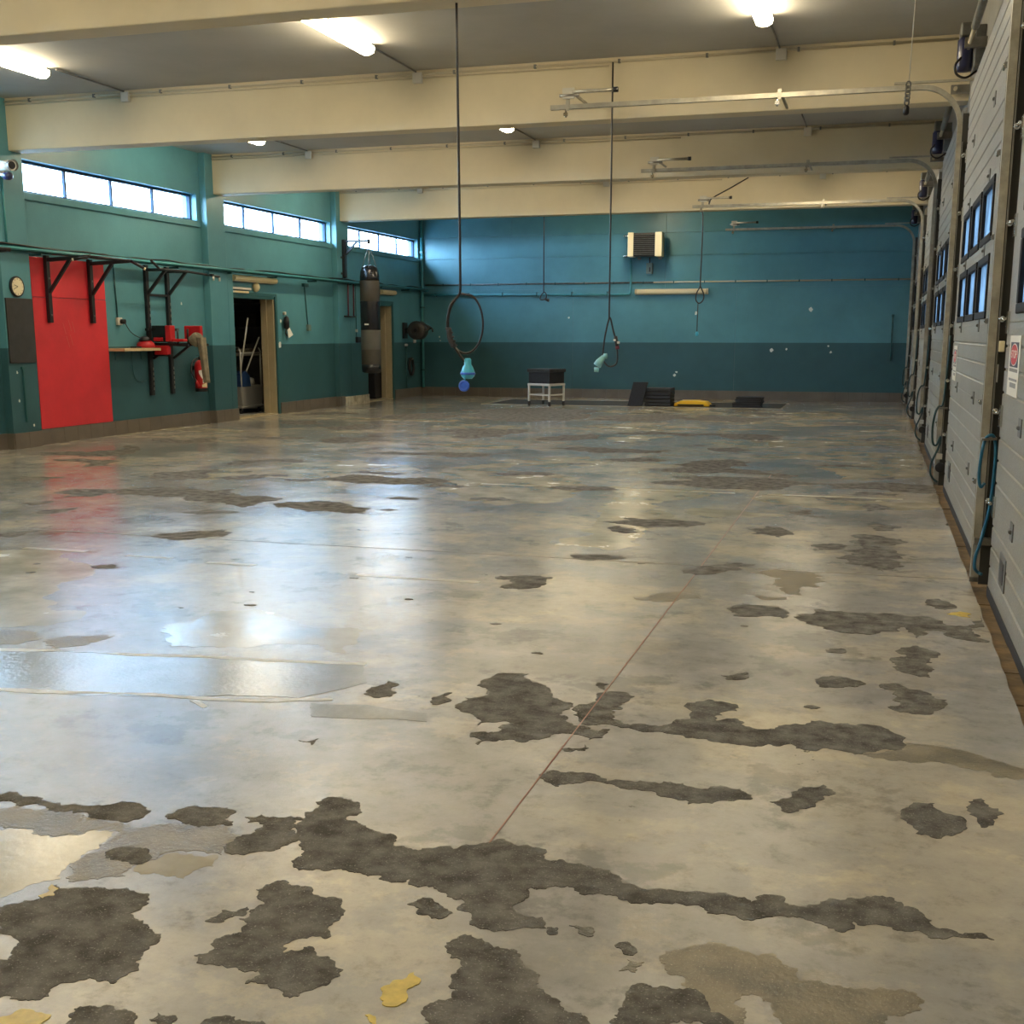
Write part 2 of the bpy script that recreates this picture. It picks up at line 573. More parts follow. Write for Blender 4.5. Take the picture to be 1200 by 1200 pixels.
# floor slab with a chipped edge along the garage doors
mb = MB()
edge = []
y = Y0
while y < YB:
    edge.append((0.612+random.uniform(-0.006, 0.006)+(random.uniform(-0.03, 0.0) if random.random() < 0.08 else 0), y))
    y += random.uniform(0.10, 0.2)
edge.append((0.612, YB))
poly = [(XL-0.26, YB), (XL-0.26, Y0)]+edge
mb.prism(poly, 'Z', -0.12, 0.0)
floor = mb.build('floor', 'floor')
tag(floor, 'worn grey and tan coated concrete floor of the hall', 'floor', kind='structure')

def fractal(poly, rough, rnd, minlen):
    pts = [Vector(p) for p in poly]
    for it in range(6):
        out = []
        grew = False
        for i, p in enumerate(pts):
            q = pts[(i+1) % len(pts)]
            out.append(p)
            d = q-p
            if d.length > minlen:
                n = Vector((-d.y, d.x))
                out.append((p+q)/2+n*rnd.uniform(-rough, rough)+d*rnd.uniform(-0.1, 0.1))
                grew = True
        pts = out
        if not grew:
            break
    return pts

STAINS = {
 'cream': [
  [(-6.039,6.788), (-5.356,6.817), (-4.839,6.483), (-4.552,6.131), (-4.485,5.757), (-4.174,5.276), (-3.936,5.244), (-3.960,4.998), (-4.338,4.827)],
  [(-4.230,11.605), (-4.283,12.891), (-3.828,13.421), (-2.874,12.016), (-2.595,10.689), (-2.711,10.056), (-3.109,9.823), (-3.594,10.080)],
  [(-2.467,11.393), (-1.885,11.430), (-1.293,11.275), (-1.849,10.317), (-1.593,8.916), (-1.652,7.936), (-2.088,7.981), (-2.092,8.765), (-2.166,9.681)],
  [(-2.538,2.751), (-2.383,2.785), (-2.245,2.762), (-2.203,2.865), (-2.104,2.882), (-2.065,2.735), (-2.047,2.540), (-2.168,2.324)],
  [(-1.894,2.670), (-1.860,2.743), (-1.715,2.799), (-1.689,2.731), (-1.725,2.637), (-1.851,2.627)],
  [(-3.388,5.114), (-3.340,5.528), (-2.923,5.508), (-2.478,5.388), (-2.290,4.926), (-3.130,4.786)],
  [(-5.152,22.905), (-4.017,24.117), (-2.604,23.681), (-0.358,23.555), (-0.040,21.953), (-1.857,22.587), (-3.843,21.256)],
  [(-2.245,16.365), (-1.411,17.330), (0.457,18.354), (0.600,17.246), (-0.654,16.190), (-1.714,15.743)],
  [(-6.916,18.194), (-6.364,19.163), (-5.461,18.636), (-5.792,17.440)],
  [(-3.830,17.052), (-3.316,18.367), (-2.759,17.377), (-3.112,15.966)],
  [(-6.424,12.242), (-5.861,13.113), (-5.028,12.665), (-4.770,11.765), (-5.331,11.271)],
  [(-3.911,13.004), (-3.295,14.212), (-2.851,13.617), (-3.446,12.773)],
  [(-0.650,13.992), (0.296,15.301), (0.600,14.387), (0.434,13.017), (-0.325,12.631)],
  [(-11.437,14.742), (-11.224,16.322), (-10.654,17.652), (-10.318,17.354), (-10.547,15.329), (-10.516,13.719)],
 ],
 'brown': [
  [(-2.636,2.901), (-2.164,2.924), (-1.779,2.967), (-1.704,2.802), (-1.873,2.751), (-1.900,2.679), (-1.886,2.605), (-2.015,2.534), (-2.061,2.737), (-2.078,2.857), (-2.236,2.777), (-2.391,2.795), (-2.527,2.774)],
  [(-0.495,2.507), (-0.486,2.563), (-0.445,2.563), (-0.456,2.511)],
  [(-0.406,2.628), (-0.314,2.703), (-0.229,2.682), (-0.149,2.685), (-0.093,2.582), (-0.009,2.588), (0.103,2.603), (0.167,2.604), (0.170,2.533), (0.102,2.495), (0.050,2.395), (-0.105,2.348), (-0.124,2.480), (-0.191,2.496), (-0.223,2.450), (-0.174,2.328), (-0.260,2.302), (-0.340,2.469), (-0.396,2.569)],
  [(0.028,4.192), (0.144,4.264), (0.175,4.349), (0.321,4.364), (0.376,4.334), (0.456,4.267), (0.546,4.207), (0.533,4.078), (0.419,4.143), (0.284,4.189), (0.142,4.155)],
  [(-0.672,7.387), (-0.529,7.545), (-0.396,7.527), (-0.237,7.434), (-0.253,7.214), (-0.364,7.001), (-0.331,6.841), (-0.377,6.827), (-0.439,7.029), (-0.542,7.075), (-0.482,7.278)],
  [(-1.240,6.496), (-1.111,6.678), (-0.997,6.736), (-0.883,6.557), (-1.001,6.453), (-1.110,6.397), (-1.199,6.438)],
  [(-0.608,6.733), (-0.373,6.757), (-0.414,6.676), (-0.553,6.657)],
  [(-4.193,4.778), (-3.914,4.808), (-3.818,4.749), (-3.860,4.616), (-3.994,4.542)],
  [(-3.775,4.693), (-3.731,4.828), (-3.671,4.846), (-3.510,4.894), (-3.537,4.697), (-3.652,4.596)],
 ],
 'bare': [
  [(-2.022,2.427), (-2.031,2.508), (-1.949,2.517), (-1.871,2.530), (-1.769,2.534), (-1.740,2.468), (-1.755,2.415), (-1.685,2.384), (-1.595,2.322), (-1.595,2.249), (-1.564,2.189), (-1.585,2.121), (-1.704,2.078), (-1.724,2.005), (-1.859,1.968), (-2.185,2.344)],
  [(-1.504,2.635), (-1.447,2.705), (-1.358,2.679), (-1.266,2.655), (-1.227,2.536), (-1.210,2.451), (-1.276,2.431), (-1.278,2.357), (-1.224,2.403), (-1.143,2.356), (-1.117,2.285), (-1.139,2.229), (-1.188,2.184), (-1.250,2.222), (-1.299,2.207), (-1.292,2.287), (-1.382,2.260), (-1.478,2.284), (-1.470,2.372), (-1.425,2.417), (-1.467,2.478), (-1.443,2.567)],
  [(-1.542,2.441), (-1.532,2.506), (-1.478,2.542), (-1.461,2.498), (-1.495,2.455)],
  [(-1.712,2.830), (-1.775,3.062), (-1.696,3.093), (-1.613,3.084), (-1.551,2.939), (-1.602,2.863), (-1.650,2.818)],
  [(-2.707,2.984), (-2.423,2.995), (-2.230,3.031), (-2.081,3.026), (-2.078,2.957), (-2.168,2.930), (-2.352,2.930), (-2.641,2.907)],
  [(-2.014,2.997), (-1.997,3.065), (-1.903,3.108), (-1.821,3.090), (-1.781,2.999), (-1.841,2.974), (-1.936,2.966)],
  [(-2.029,2.716), (-1.993,2.775), (-1.929,2.777), (-1.893,2.739), (-1.907,2.677), (-1.978,2.684)],
  [(-1.573,3.009), (-1.618,3.151), (-1.622,3.236), (-1.588,3.291), (-1.505,3.271), (-1.473,3.245), (-1.474,3.139), (-1.424,3.120), (-1.337,3.080), (-1.250,3.000), (-1.180,2.990), (-1.078,3.033), (-1.029,3.078), (-0.938,3.118), (-0.843,3.104), (-0.812,3.036), (-0.715,3.042), (-0.626,3.023), (-0.581,2.955), (-0.493,2.945), (-0.414,2.953), (-0.337,2.961), (-0.235,2.941), (-0.217,2.987), (-0.185,3.001), (-0.138,2.950), (-0.064,2.982), (-0.001,3.026), (0.074,3.074), (0.117,3.077), (0.189,3.010), (0.257,2.937), (0.354,2.913), (0.245,2.889), (0.145,2.895), (0.023,2.913), (0.013,2.864), (-0.038,2.858), (-0.070,2.876), (-0.175,2.877), (-0.205,2.858), (-0.311,2.850), (-0.403,2.880), (-0.478,2.858), (-0.546,2.862), (-0.650,2.866), (-0.716,2.898), (-0.808,2.860), (-0.796,2.802), (-0.825,2.743), (-0.735,2.708), (-0.710,2.655), (-0.788,2.622), (-0.904,2.633), (-0.958,2.689), (-0.947,2.726), (-1.096,2.773), (-1.137,2.814), (-1.199,2.785), (-1.341,2.819), (-1.450,2.775), (-1.478,2.795), (-1.481,2.864), (-1.527,2.928)],
  [(-0.923,2.515), (-0.893,2.568), (-0.846,2.560), (-0.781,2.528), (-0.718,2.472), (-0.707,2.456), (-0.663,2.410), (-0.631,2.363), (-0.577,2.308), (-0.484,2.234), (-0.863,2.120), (-0.874,2.236), (-0.826,2.286), (-0.853,2.392), (-0.863,2.449), (-0.909,2.477)],
  [(-0.658,2.684), (-0.601,2.693), (-0.592,2.646), (-0.621,2.650)],
  [(-0.709,2.660), (-0.684,2.667), (-0.675,2.634), (-0.690,2.625)],
  [(-0.529,2.621), (-0.503,2.646), (-0.475,2.620), (-0.476,2.586), (-0.501,2.587)],
  [(-1.088,2.674), (-1.064,2.721), (-1.008,2.698), (-0.960,2.664), (-0.972,2.632), (-1.041,2.630)],
  [(-0.992,3.701), (-0.852,3.735), (-0.674,3.715), (-0.534,3.733), (-0.423,3.734), (-0.300,3.664), (-0.355,3.625), (-0.597,3.605), (-0.747,3.653), (-0.858,3.635), (-0.918,3.585), (-0.952,3.607)],
  [(-0.246,3.651), (-0.189,3.705), (-0.155,3.815), (-0.089,3.851), (-0.089,3.713), (-0.131,3.628), (-0.180,3.577), (-0.207,3.591)],
  [(0.148,3.662), (0.175,3.741), (0.253,3.787), (0.299,3.708), (0.339,3.679), (0.323,3.581), (0.290,3.538), (0.246,3.506), (0.183,3.571)],
  [(0.357,3.833), (0.398,3.875), (0.442,3.800), (0.419,3.676), (0.379,3.630), (0.372,3.695), (0.347,3.757)],
  [(-0.457,2.397), (-0.417,2.465), (-0.340,2.469), (-0.278,2.433), (-0.191,2.322), (-0.441,2.247)],
  [(-1.602,1.981), (-1.588,2.021), (-1.547,2.040), (-1.488,2.033), (-1.413,1.954), (-1.560,1.910)],
  [(-1.424,2.018), (-1.421,2.046), (-1.384,2.047), (-1.344,1.975), (-1.393,1.961)],
  [(-1.310,2.035), (-1.274,2.080), (-1.199,2.076), (-1.155,2.032), (-1.293,1.991)],
  [(-1.524,4.301), (-1.528,4.419), (-1.474,4.534), (-1.542,4.684), (-1.450,4.821), (-1.375,4.830), (-1.304,4.715), (-1.226,4.634), (-1.156,4.507), (-1.078,4.435), (-1.104,4.370), (-1.106,4.313), (-0.955,4.177), (-0.920,4.167), (-0.879,4.200), (-0.888,4.096), (-0.929,4.064), (-1.005,4.111), (-1.050,4.097), (-1.083,4.038), (-1.145,3.970), (-1.243,3.970), (-1.300,3.895), (-1.362,3.983), (-1.283,4.047), (-1.220,4.170), (-1.291,4.181), (-1.369,4.104), (-1.424,4.217), (-1.466,4.238)],
  [(-1.052,4.330), (-1.027,4.486), (-1.011,4.649), (-0.910,4.679), (-0.881,4.590), (-0.885,4.470), (-0.859,4.311), (-0.750,4.291), (-0.665,4.370), (-0.618,4.494), (-0.606,4.648), (-0.524,4.673), (-0.451,4.625), (-0.506,4.528), (-0.509,4.417), (-0.433,4.461), (-0.312,4.371), (-0.239,4.445), (-0.164,4.521), (-0.054,4.522), (0.055,4.534), (0.161,4.443), (0.175,4.349), (0.144,4.264), (0.028,4.192), (-0.147,4.176), (-0.298,4.206), (-0.416,4.170), (-0.510,4.181), (-0.656,4.216), (-0.736,4.212), (-0.854,4.239), (-0.936,4.235), (-1.002,4.236)],
  [(-1.647,4.359), (-1.602,4.471), (-1.569,4.358), (-1.606,4.299)],
  [(-1.957,4.453), (-1.922,4.555), (-1.822,4.404), (-1.861,4.318), (-1.919,4.338)],
  [(-1.940,3.750), (-1.879,3.788), (-1.874,3.721)],
  [(-0.569,5.045), (-0.469,5.131), (-0.450,5.054), (-0.545,4.998)],
  [(-0.175,5.082), (-0.072,5.181), (0.035,5.093), (-0.068,5.010), (-0.154,4.997)],
  [(-1.061,4.789), (-1.010,4.777), (-1.012,4.699)],
  [(-1.000,3.938), (-0.931,4.006), (-0.914,3.945), (-0.973,3.918)],
  [(0.143,5.505), (0.172,5.717), (0.262,5.826), (0.310,5.759), (0.351,5.676), (0.316,5.528), (0.322,5.412), (0.299,5.279), (0.159,5.363)],
  [(0.087,5.095), (0.139,5.137), (0.206,5.066), (0.289,5.028), (0.341,4.875), (0.295,4.792), (0.261,4.726), (0.166,4.731), (0.119,4.785), (0.168,4.835), (0.154,4.963)],
  [(-0.323,6.334), (-0.222,6.512), (-0.043,6.460), (0.131,6.492), (0.303,6.482), (0.405,6.393), (0.461,6.294), (0.550,6.398), (0.600,6.573), (0.600,6.323), (0.600,6.016), (0.484,6.012), (0.412,6.131), (0.292,6.131), (0.267,5.981), (0.212,6.200), (0.108,6.076), (0.047,5.985), (-0.159,6.032), (-0.293,6.182)],
  [(-0.681,6.330), (-0.633,6.519), (-0.492,6.495), (-0.396,6.417), (-0.390,6.212), (-0.556,6.203), (-0.644,6.196)],
  [(-0.115,8.762), (-0.091,9.080), (0.091,9.095), (0.239,8.983), (0.206,8.747), (0.033,8.622), (0.201,8.393), (0.171,8.153), (0.219,7.859), (0.115,7.681), (-0.016,7.878), (-0.123,7.907), (-0.076,8.242), (-0.146,8.391)],
  [(-0.870,9.135), (-0.735,9.350), (-0.577,9.139), (-0.597,8.808), (-0.696,8.897), (-0.821,8.900)],
  [(0.338,6.857), (0.409,6.947), (0.470,6.830), (0.463,6.697), (0.376,6.692)],
  [(-0.004,9.571), (0.091,9.689), (0.249,9.603), (0.184,9.369), (0.060,9.331)],
  [(-0.149,5.588), (-0.086,5.672), (-0.061,5.599)],
  [(-2.162,6.825), (-1.969,6.911), (-1.815,6.903), (-1.802,6.694), (-1.865,6.548), (-2.008,6.505), (-2.003,6.659)],
  [(-1.893,7.693), (-1.783,7.727), (-1.510,7.678), (-1.606,7.585), (-1.828,7.549)],
  [(-1.880,8.830), (-1.845,9.014), (-1.687,8.888), (-1.638,8.735), (-1.740,8.663)],
  [(-1.695,9.104), (-1.599,9.133), (-1.581,8.920)],
  [(-1.095,7.374), (-1.030,7.482), (-0.911,7.608), (-0.735,7.483), (-0.875,7.325), (-0.994,7.233)],
  [(-0.884,7.616), (-0.677,7.709), (-0.770,7.560)],
  [(-2.141,13.540), (-2.010,13.972), (-1.783,14.142), (-1.565,14.415), (-1.349,13.780), (-1.539,13.351), (-1.857,13.254)],
  [(-1.996,15.783), (-1.741,15.987), (-1.489,15.687), (-1.546,15.192), (-1.882,15.326)],
  [(-1.892,12.554), (-1.730,12.686), (-1.740,12.438)],
  [(-5.838,14.126), (-4.865,14.302), (-4.317,14.352), (-4.591,13.819), (-5.669,13.714)],
  [(-7.877,22.645), (-6.732,23.592), (-5.152,22.905), (-4.865,20.945), (-5.931,19.719), (-6.763,20.367)],
  [(-3.064,22.220), (-1.797,21.878), (-1.212,22.056), (-1.963,20.501), (-2.733,20.910)],
  [(-1.872,18.292), (-1.449,17.775), (-1.489,16.873), (-2.323,17.827), (-3.878,17.851), (-2.735,18.030)],
  [(-5.915,9.378), (-5.924,9.681), (-5.889,10.082), (-5.804,10.176), (-5.683,9.882), (-5.225,9.769), (-5.073,9.514), (-5.152,9.317), (-5.128,9.048), (-5.349,9.146), (-5.641,9.284)],
  [(-5.045,9.350), (-4.916,9.503), (-4.723,9.620), (-4.458,9.584), (-4.057,9.318), (-3.972,9.032), (-4.196,9.016), (-4.490,8.978), (-4.743,9.164)],
  [(-7.214,10.861), (-7.292,11.255), (-6.982,11.523), (-6.847,11.652), (-6.722,11.174), (-6.731,10.691), (-7.024,10.680)],
  [(-7.288,9.396), (-7.297,9.724), (-6.982,9.819), (-6.752,9.623), (-6.796,9.293), (-7.020,9.164)],
  [(-6.827,9.732), (-6.708,9.902), (-6.368,9.739), (-6.491,9.510)],
  [(-9.569,14.707), (-9.261,15.096), (-9.020,15.633), (-8.679,14.690), (-9.227,14.384)],
  [(-8.813,11.810), (-8.822,12.111), (-8.492,12.108), (-8.284,11.679), (-8.497,11.426)],
  [(-6.285,7.248), (-6.191,7.318), (-6.061,7.439), (-6.051,7.743), (-5.995,7.501), (-5.965,7.225), (-6.151,7.090)],
  [(-5.051,7.662), (-4.893,7.792), (-4.710,7.974), (-4.545,7.815), (-4.627,7.590), (-4.774,7.430)],
  [(-5.535,8.662), (-5.389,8.862), (-5.036,8.812), (-5.232,8.601)],
  [(-8.421,10.180), (-8.482,10.477), (-8.047,10.529), (-8.063,10.211), (-8.264,10.075)],
  [(-7.162,8.709), (-6.983,8.936), (-6.912,8.673)],
  [(-6.612,8.184), (-6.636,8.485), (-6.493,8.635), (-6.402,8.399), (-6.511,8.214)],
  [(-9.811,18.757), (-9.003,19.453), (-8.751,18.231), (-9.363,18.045)],
  [(-7.173,12.407), (-6.886,12.595), (-6.890,12.006)],
  [(-4.758,6.416), (-4.662,6.505), (-4.540,6.421), (-4.662,6.326)],
  [(-9.372,12.704), (-9.391,13.168), (-9.558,13.877), (-9.162,13.483), (-8.973,12.490)],
  [(-0.083,10.574), (0.056,10.893), (0.196,10.498), (-0.045,10.322)],
  [(-0.210,11.411), (0.283,11.623), (0.243,11.423)],
  [(-1.009,12.904), (-0.917,13.100), (-0.726,12.907), (-0.796,12.645), (-0.941,12.601)],
  [(-0.466,11.147), (-0.357,11.241), (-0.382,10.933)],
  [(-4.571,21.761), (-3.635,22.821), (-3.259,21.434), (-4.008,20.522)],
  [(-8.638,20.523), (-7.837,21.541), (-7.277,20.448), (-7.831,19.359)],
  [(-8.635,17.671), (-8.070,18.438), (-7.566,17.618), (-8.119,16.908)],
  [(-6.603,17.368), (-6.008,18.091), (-5.133,17.993), (-5.591,16.834)],
  [(-6.517,10.912), (-6.245,11.318), (-6.009,11.066), (-6.317,10.740)],
  [(-6.182,16.982), (-5.542,17.517), (-5.139,16.654), (-5.803,16.298)],
  [(-7.446,15.498), (-6.923,16.113), (-6.526,15.486), (-6.927,14.944)],
  [(-0.369,8.501), (-0.229,8.653), (-0.137,8.499), (-0.303,8.344)],
  [(-4.544,16.835), (-4.090,17.618), (-3.765,16.765), (-4.243,16.179)],
  [(-0.627,10.146), (-0.461,10.300), (-0.417,10.108), (-0.580,9.958)],
  [(0.009,12.889), (0.223,13.114), (0.262,12.809), (0.052,12.669)],
 ],
 'slick': [
  [(-4.015,4.454), (-3.036,4.638), (-2.425,4.716), (-2.131,4.760), (-1.999,4.506), (-2.177,4.223), (-2.690,4.093), (-3.587,3.961)],
  [(-2.097,4.175), (-1.874,4.219), (-1.607,4.185), (-1.569,4.086), (-2.019,4.016)],
 ],
 'white': [
  [(-4.037,4.480), (-3.053,4.665), (-2.438,4.742), (-2.131,4.789), (-2.114,4.750), (-2.419,4.703), (-3.028,4.625), (-4.004,4.441)],
  [(-3.596,3.971), (-3.069,4.053), (-2.510,4.123), (-2.044,4.263), (-2.029,4.231), (-2.492,4.092), (-3.046,4.023), (-3.570,3.941)],
  [(-2.578,4.054), (-2.478,3.990), (-2.473,4.015), (-2.558,4.072)],
 ],
 'yellow': [
  [(-0.981,2.240), (-0.981,2.314), (-0.948,2.363), (-0.919,2.333), (-0.921,2.258), (-0.932,2.218), (-0.965,2.216)],
  [(0.434,6.562), (0.503,6.646), (0.556,6.599), (0.546,6.515)],
  [(-2.036,2.438), (-2.046,2.503), (-1.997,2.450), (-2.016,2.429)],
  [(-1.821,1.951), (-1.684,1.974), (-1.638,1.971), (-1.603,1.897), (-1.740,1.856)],
  [(-0.985,2.167), (-0.961,2.168), (-0.931,2.100), (-0.957,2.092)],
 ],
}

NAMES = {'cream': 'cream_patch', 'brown': 'brown_patch', 'bare': 'bare_patch', 'slick': 'screed_patch', 'white': 'filler_streak', 'yellow': 'yellow_paint_patch'}
LEVEL = {'cream': 0.0004, 'slick': 0.0006, 'brown': 0.0008, 'white': 0.0011, 'bare': 0.0014, 'yellow': 0.0016}
rnd = random.Random(3)
step = [0]
def level(kind):
    step[0] += 1
    return LEVEL[kind]+4e-6*step[0]
for kind, polys in STAINS.items():
    for pl in polys:
        cy = sum(p[1] for p in pl)/len(pl)
        pts = fractal(pl, {'bare': 0.30, 'brown': 0.30, 'slick': 0.05, 'white': 0.05}.get(kind, 0.24), rnd, max(0.010, 0.005*cy))
        b = MB().prism([(min(p.x, 0.6), p.y) for p in pts], 'Z', -0.002, level(kind))
        b.build(NAMES[kind], 'yellow_paint' if kind == 'yellow' else kind, floor)
# many more small worn spots towards the end wall
rs_ = random.Random(21)
def blob(cx, cy, rx, ry):
    n = 11
    return [(cx+rx*rs_.uniform(0.45, 1.1)*math.cos(2*PI*i/n), cy+ry*rs_.uniform(0.45, 1.1)*math.sin(2*PI*i/n)) for i in range(n)]
for k in range(95):
    cy = 9.0+15.5*rs_.random()**0.9
    cx = rs_.uniform(-10.3, 0.3) if k % 3 else rs_.uniform(-4.5, 0.3)
    s = rs_.uniform(0.05, 0.22)*(1+2.2*rs_.random()**3)
    kind = 'bare' if k % 5 else 'cream'
    if kind == 'cream':
        s *= 2.2
    pts = fractal(blob(cx, cy, s*rs_.uniform(1.2, 2.4), s), 0.28, rs_, 0.05)
    MB().prism([(max(min(p.x, 0.6), XL+0.02), p.y) for p in pts], 'Z', -0.002, level(kind)).build(NAMES[kind], kind, floor)
for k in range(22):
    cy = 2.4+6.5*rs_.random()
    cx = rs_.uniform(-0.9*cy, 0.5)
    s = rs_.uniform(0.006, 0.03)
    pts = fractal(blob(cx, cy, s*1.4, s), 0.25, rs_, 0.012)
    MB().prism([(min(p.x, 0.6), p.y) for p in pts], 'Z', -0.002, level('bare')).build('bare_patch', 'bare', floor)
def strip(name, mt, x0, y0, x1, y1, z=0.002):
    MB().box(x0, y0, -0.002, x1, y1, z).build(name, mt, floor)
strip('red_chalk_line', 'red_line', -1.0035, 3.1, -0.9985, 13.0, 0.0016)
strip('floor_joint', 'hairline', XL, 7.548, 0.6, 7.554, 0.0021)
for x0, x1, yy in ((-4.75, -4.4, 6.8), (-4.1, -3.75, 6.74), (-3.0, -2.2, 6.64), (-5.6, -5.1, 6.85)):
    strip('faded_line', 'pale_yellow', x0, yy-0.03, x1, yy+0.03, 0.0016)
for x0, x1 in ((-3.7, -2.9), (-2.6, -1.2), (-0.9, 0.3), (-5.4, -4.4)):
    strip('faded_line', 'pale_yellow', x0, 11.2, x1, 11.27, 0.0016)
strip('pit_cover', 'joint', -8.0, 24.75, -1.8, 26.6, 0.004)
strip('pit_border', 'pale_yellow', -8.1, 24.62, -1.75, 24.74, 0.005)
strip('pit_border', 'pale_yellow', -8.12, 24.74, -8.0, 26.7, 0.005)
strip('pit_border', 'pale_yellow', -8.1, 26.6, -1.75, 26.68, 0.005)
b = MB()
for k in range(66):
    ya = Y0+k*0.487
    b.box(0.618, ya, -0.12, XR+0.25, ya+0.482, -0.025+random.uniform(-0.006, 0.004))
b.build('threshold', 'rust', floor)

# yard outside
tag(MB().box(-120, -120, -0.5, 120, 140, -0.35).build('ground', 'asphalt'), 'asphalt yard around the building', 'ground', kind='structure')

# ceiling with beams
ceiling = MB().box(XL-0.26, Y0, ZC, XR+0.3, YB+0.25, ZC+0.2).build('ceiling', 'ceiling')
tag(ceiling, 'grey plaster ceiling slab over cream beams', 'ceiling', kind='structure')
BEAM_Y = [8.33+BAY*k for k in range(-2, 4)]
for yb in BEAM_Y:
    MB().box(XL+0.005, yb, ZB, XR+0.02, yb+0.27, ZC+0.01).build('beam', 'cream_paint', ceiling, bevel=0.012)

# left wall: window band, two doorways, pillars
WIN = [(3.72, 8.02), (8.66, 12.94), (13.60, 17.84), (18.51, 22.89), (23.58, 27.78)]
WZ0, WZ1 = 3.285, 3.70
D1 = (18.72, 20.43, 0.0, 2.16)
D2 = (24.42, 26.10, 0.0, 2.17)
holes = [(a, c, WZ0, WZ1) for a, c in WIN]+[D1, D2]
wall_left = grid_holes(MB(), 'X', XL-0.26, XL, Y0, YB+0.25, -0.1, ZC, holes).build('wall_left', 'teal')
tag(wall_left, 'teal side wall with high windows and dark teal dado', 'wall', kind='structure')
for (ya, yb) in ((3.1, 3.65), (8.05, 8.6), (12.95, 13.5), (17.95, 18.52), (22.93, 23.5)):
    b = MB().box(XL, ya, 0.0, XL+0.12, yb, ZC)
    if ya == 17.95:
        b.box(XL, yb, 0.0, XL+0.12, 18.70, 2.5)
    if ya == 22.93:
        b.box(XL, yb, 0.0, XL+0.12, 24.38, 2.5)
    lab = {3.1: 'teal pillar beside the camera position', 8.05: 'teal pillar before the clock pillar', 12.95: 'teal pillar carrying the clock and dark board', 17.95: 'teal pillar between power tower and store doorway', 22.93: 'teal pillar carrying the punching bag bracket'}[ya]
    tag(b.build('pillar', 'teal', None, bevel=0.006), lab, 'pillar', kind='structure')
# flaked spots on the wall
for y, z, r in ((17.25, 1.95, 0.025), (13.1, 0.62, 0.02), (13.1, 0.98, 0.018), (20.55, 1.27, 0.07), (20.62, 1.72, 0.035), (13.35, 0.29, 0.02), (20.48, 1.62, 0.02)):
    n = 9
    x = XL+(0.12 if 12.9 < y < 13.5 else 0)
    MB().prism([(y+r*random.uniform(.6, 1.1)*math.cos(2*PI*k/n), z+r*random.uniform(.6, 1.3)*math.sin(2*PI*k/n)) for k in range(n)], 'X', x-0.002, x+0.002).build('paint_chip', 'chip', wall_left)

for k, (ya, yb) in enumerate(WIN):
    n = k+1
    w = thing('window_%d' % n+('_offscreen' if yb < 13 else ''), (XL, (ya+yb)/2, WZ0), 'high strip window of four panes, number %s along the teal wall' % ['one', 'two', 'three', 'four', 'five'][k], 'window', kind='structure')
    w['label'] = ['high strip window of the bay beside the camera position', 'high strip window in the bay before the red board', 'high strip window above the red board and power tower',
                  'high strip window above the open store doorway with the mop trolley', 'high strip window above the punching bag next to the end wall'][k]
    f = MB()
    t = 0.035
    f.box(XL-0.16, ya, WZ0, XL-0.10, yb, WZ0+t)
    f.box(XL-0.16, ya, WZ1-t, XL-0.10, yb, WZ1)
    f.box(XL-0.16, ya, WZ0, XL-0.10, ya+t, WZ1)
    f.box(XL-0.16, yb-t, WZ0, XL-0.10, yb, WZ1)
    f.build('window_frame', 'mullion', w)
    q = (yb-ya)/4
    for j in range(4):
        if j:
            MB().box(XL-0.15, ya+j*q-0.02, WZ0+0.01, XL-0.112, ya+j*q+0.02, WZ1-0.01).build('mullion', 'mullion', w)
        MB().box(XL-0.134, ya+j*q+0.02, WZ0+0.02, XL-0.130, ya+(j+1)*q-0.02, WZ1-0.02).build('pane', 'glass', w)
    MB().box(XL-0.01, ya-0.05, WZ0-0.10, XL+0.035, yb+0.05, WZ0-0.005).build('window_sill', 'teal_plain', w, bevel=0.006)

# end wall of cast panels, recessed joints
wall_back = MB().box(XL-0.26, YB+0.02, -0.1, XR+0.3, YB+0.25, ZC).build('wall_back', 'teal')
tag(wall_back, 'blue teal end wall of large panels with dark dado', 'wall', kind='structure')
rows = [(-0.05, 2.52, (XL, -6.9, -3.1, XR)), (2.524, 3.24, (XL, -4.73, XR)), (3.247, 3.745, (XL, -4.73, XR)), (3.753, ZC-0.005, (XL, -8.4, -4.73, XR))]
for za, zb, xs in rows:
    for i in range(len(xs)-1):
        MB().box(xs[i]+0.0015, YB, za, xs[i+1]-0.0015, YB+0.03, zb).build('panel', 'teal', wall_back, bevel=0.003)
for x, z, r in ((-10.25, 1.42, 0.03), (-10.23, 1.33, 0.02), (-4.42, 0.62, 0.03), (-4.46, 0.55, 0.04), (-7.0, 1.86, 0.03), (-2.28, 1.12, 0.05), (-1.95, 1.15, 0.03), (-1.45, 2.02, 0.05), (-0.98, 1.08, 0.03), (-1.04, 1.22, 0.025), (-4.0, 1.95, 0.05)):
    n = 9
    MB().prism([(x+r*random.uniform(.5, 1.1)*math.cos(2*PI*k/n), z+r*random.uniform(.5, 1.2)*math.sin(2*PI*k/n)) for k in range(n)], 'Y', YB-0.001, YB+0.002).build('paint_chip', 'chip', wall_back)

# wall behind the camera
tag(MB().box(XL-0.26, Y0-0.25, -0.1, XR+0.3, Y0, ZC).build('wall_front', 'teal'), 'teal wall behind the camera', 'wall', kind='structure')

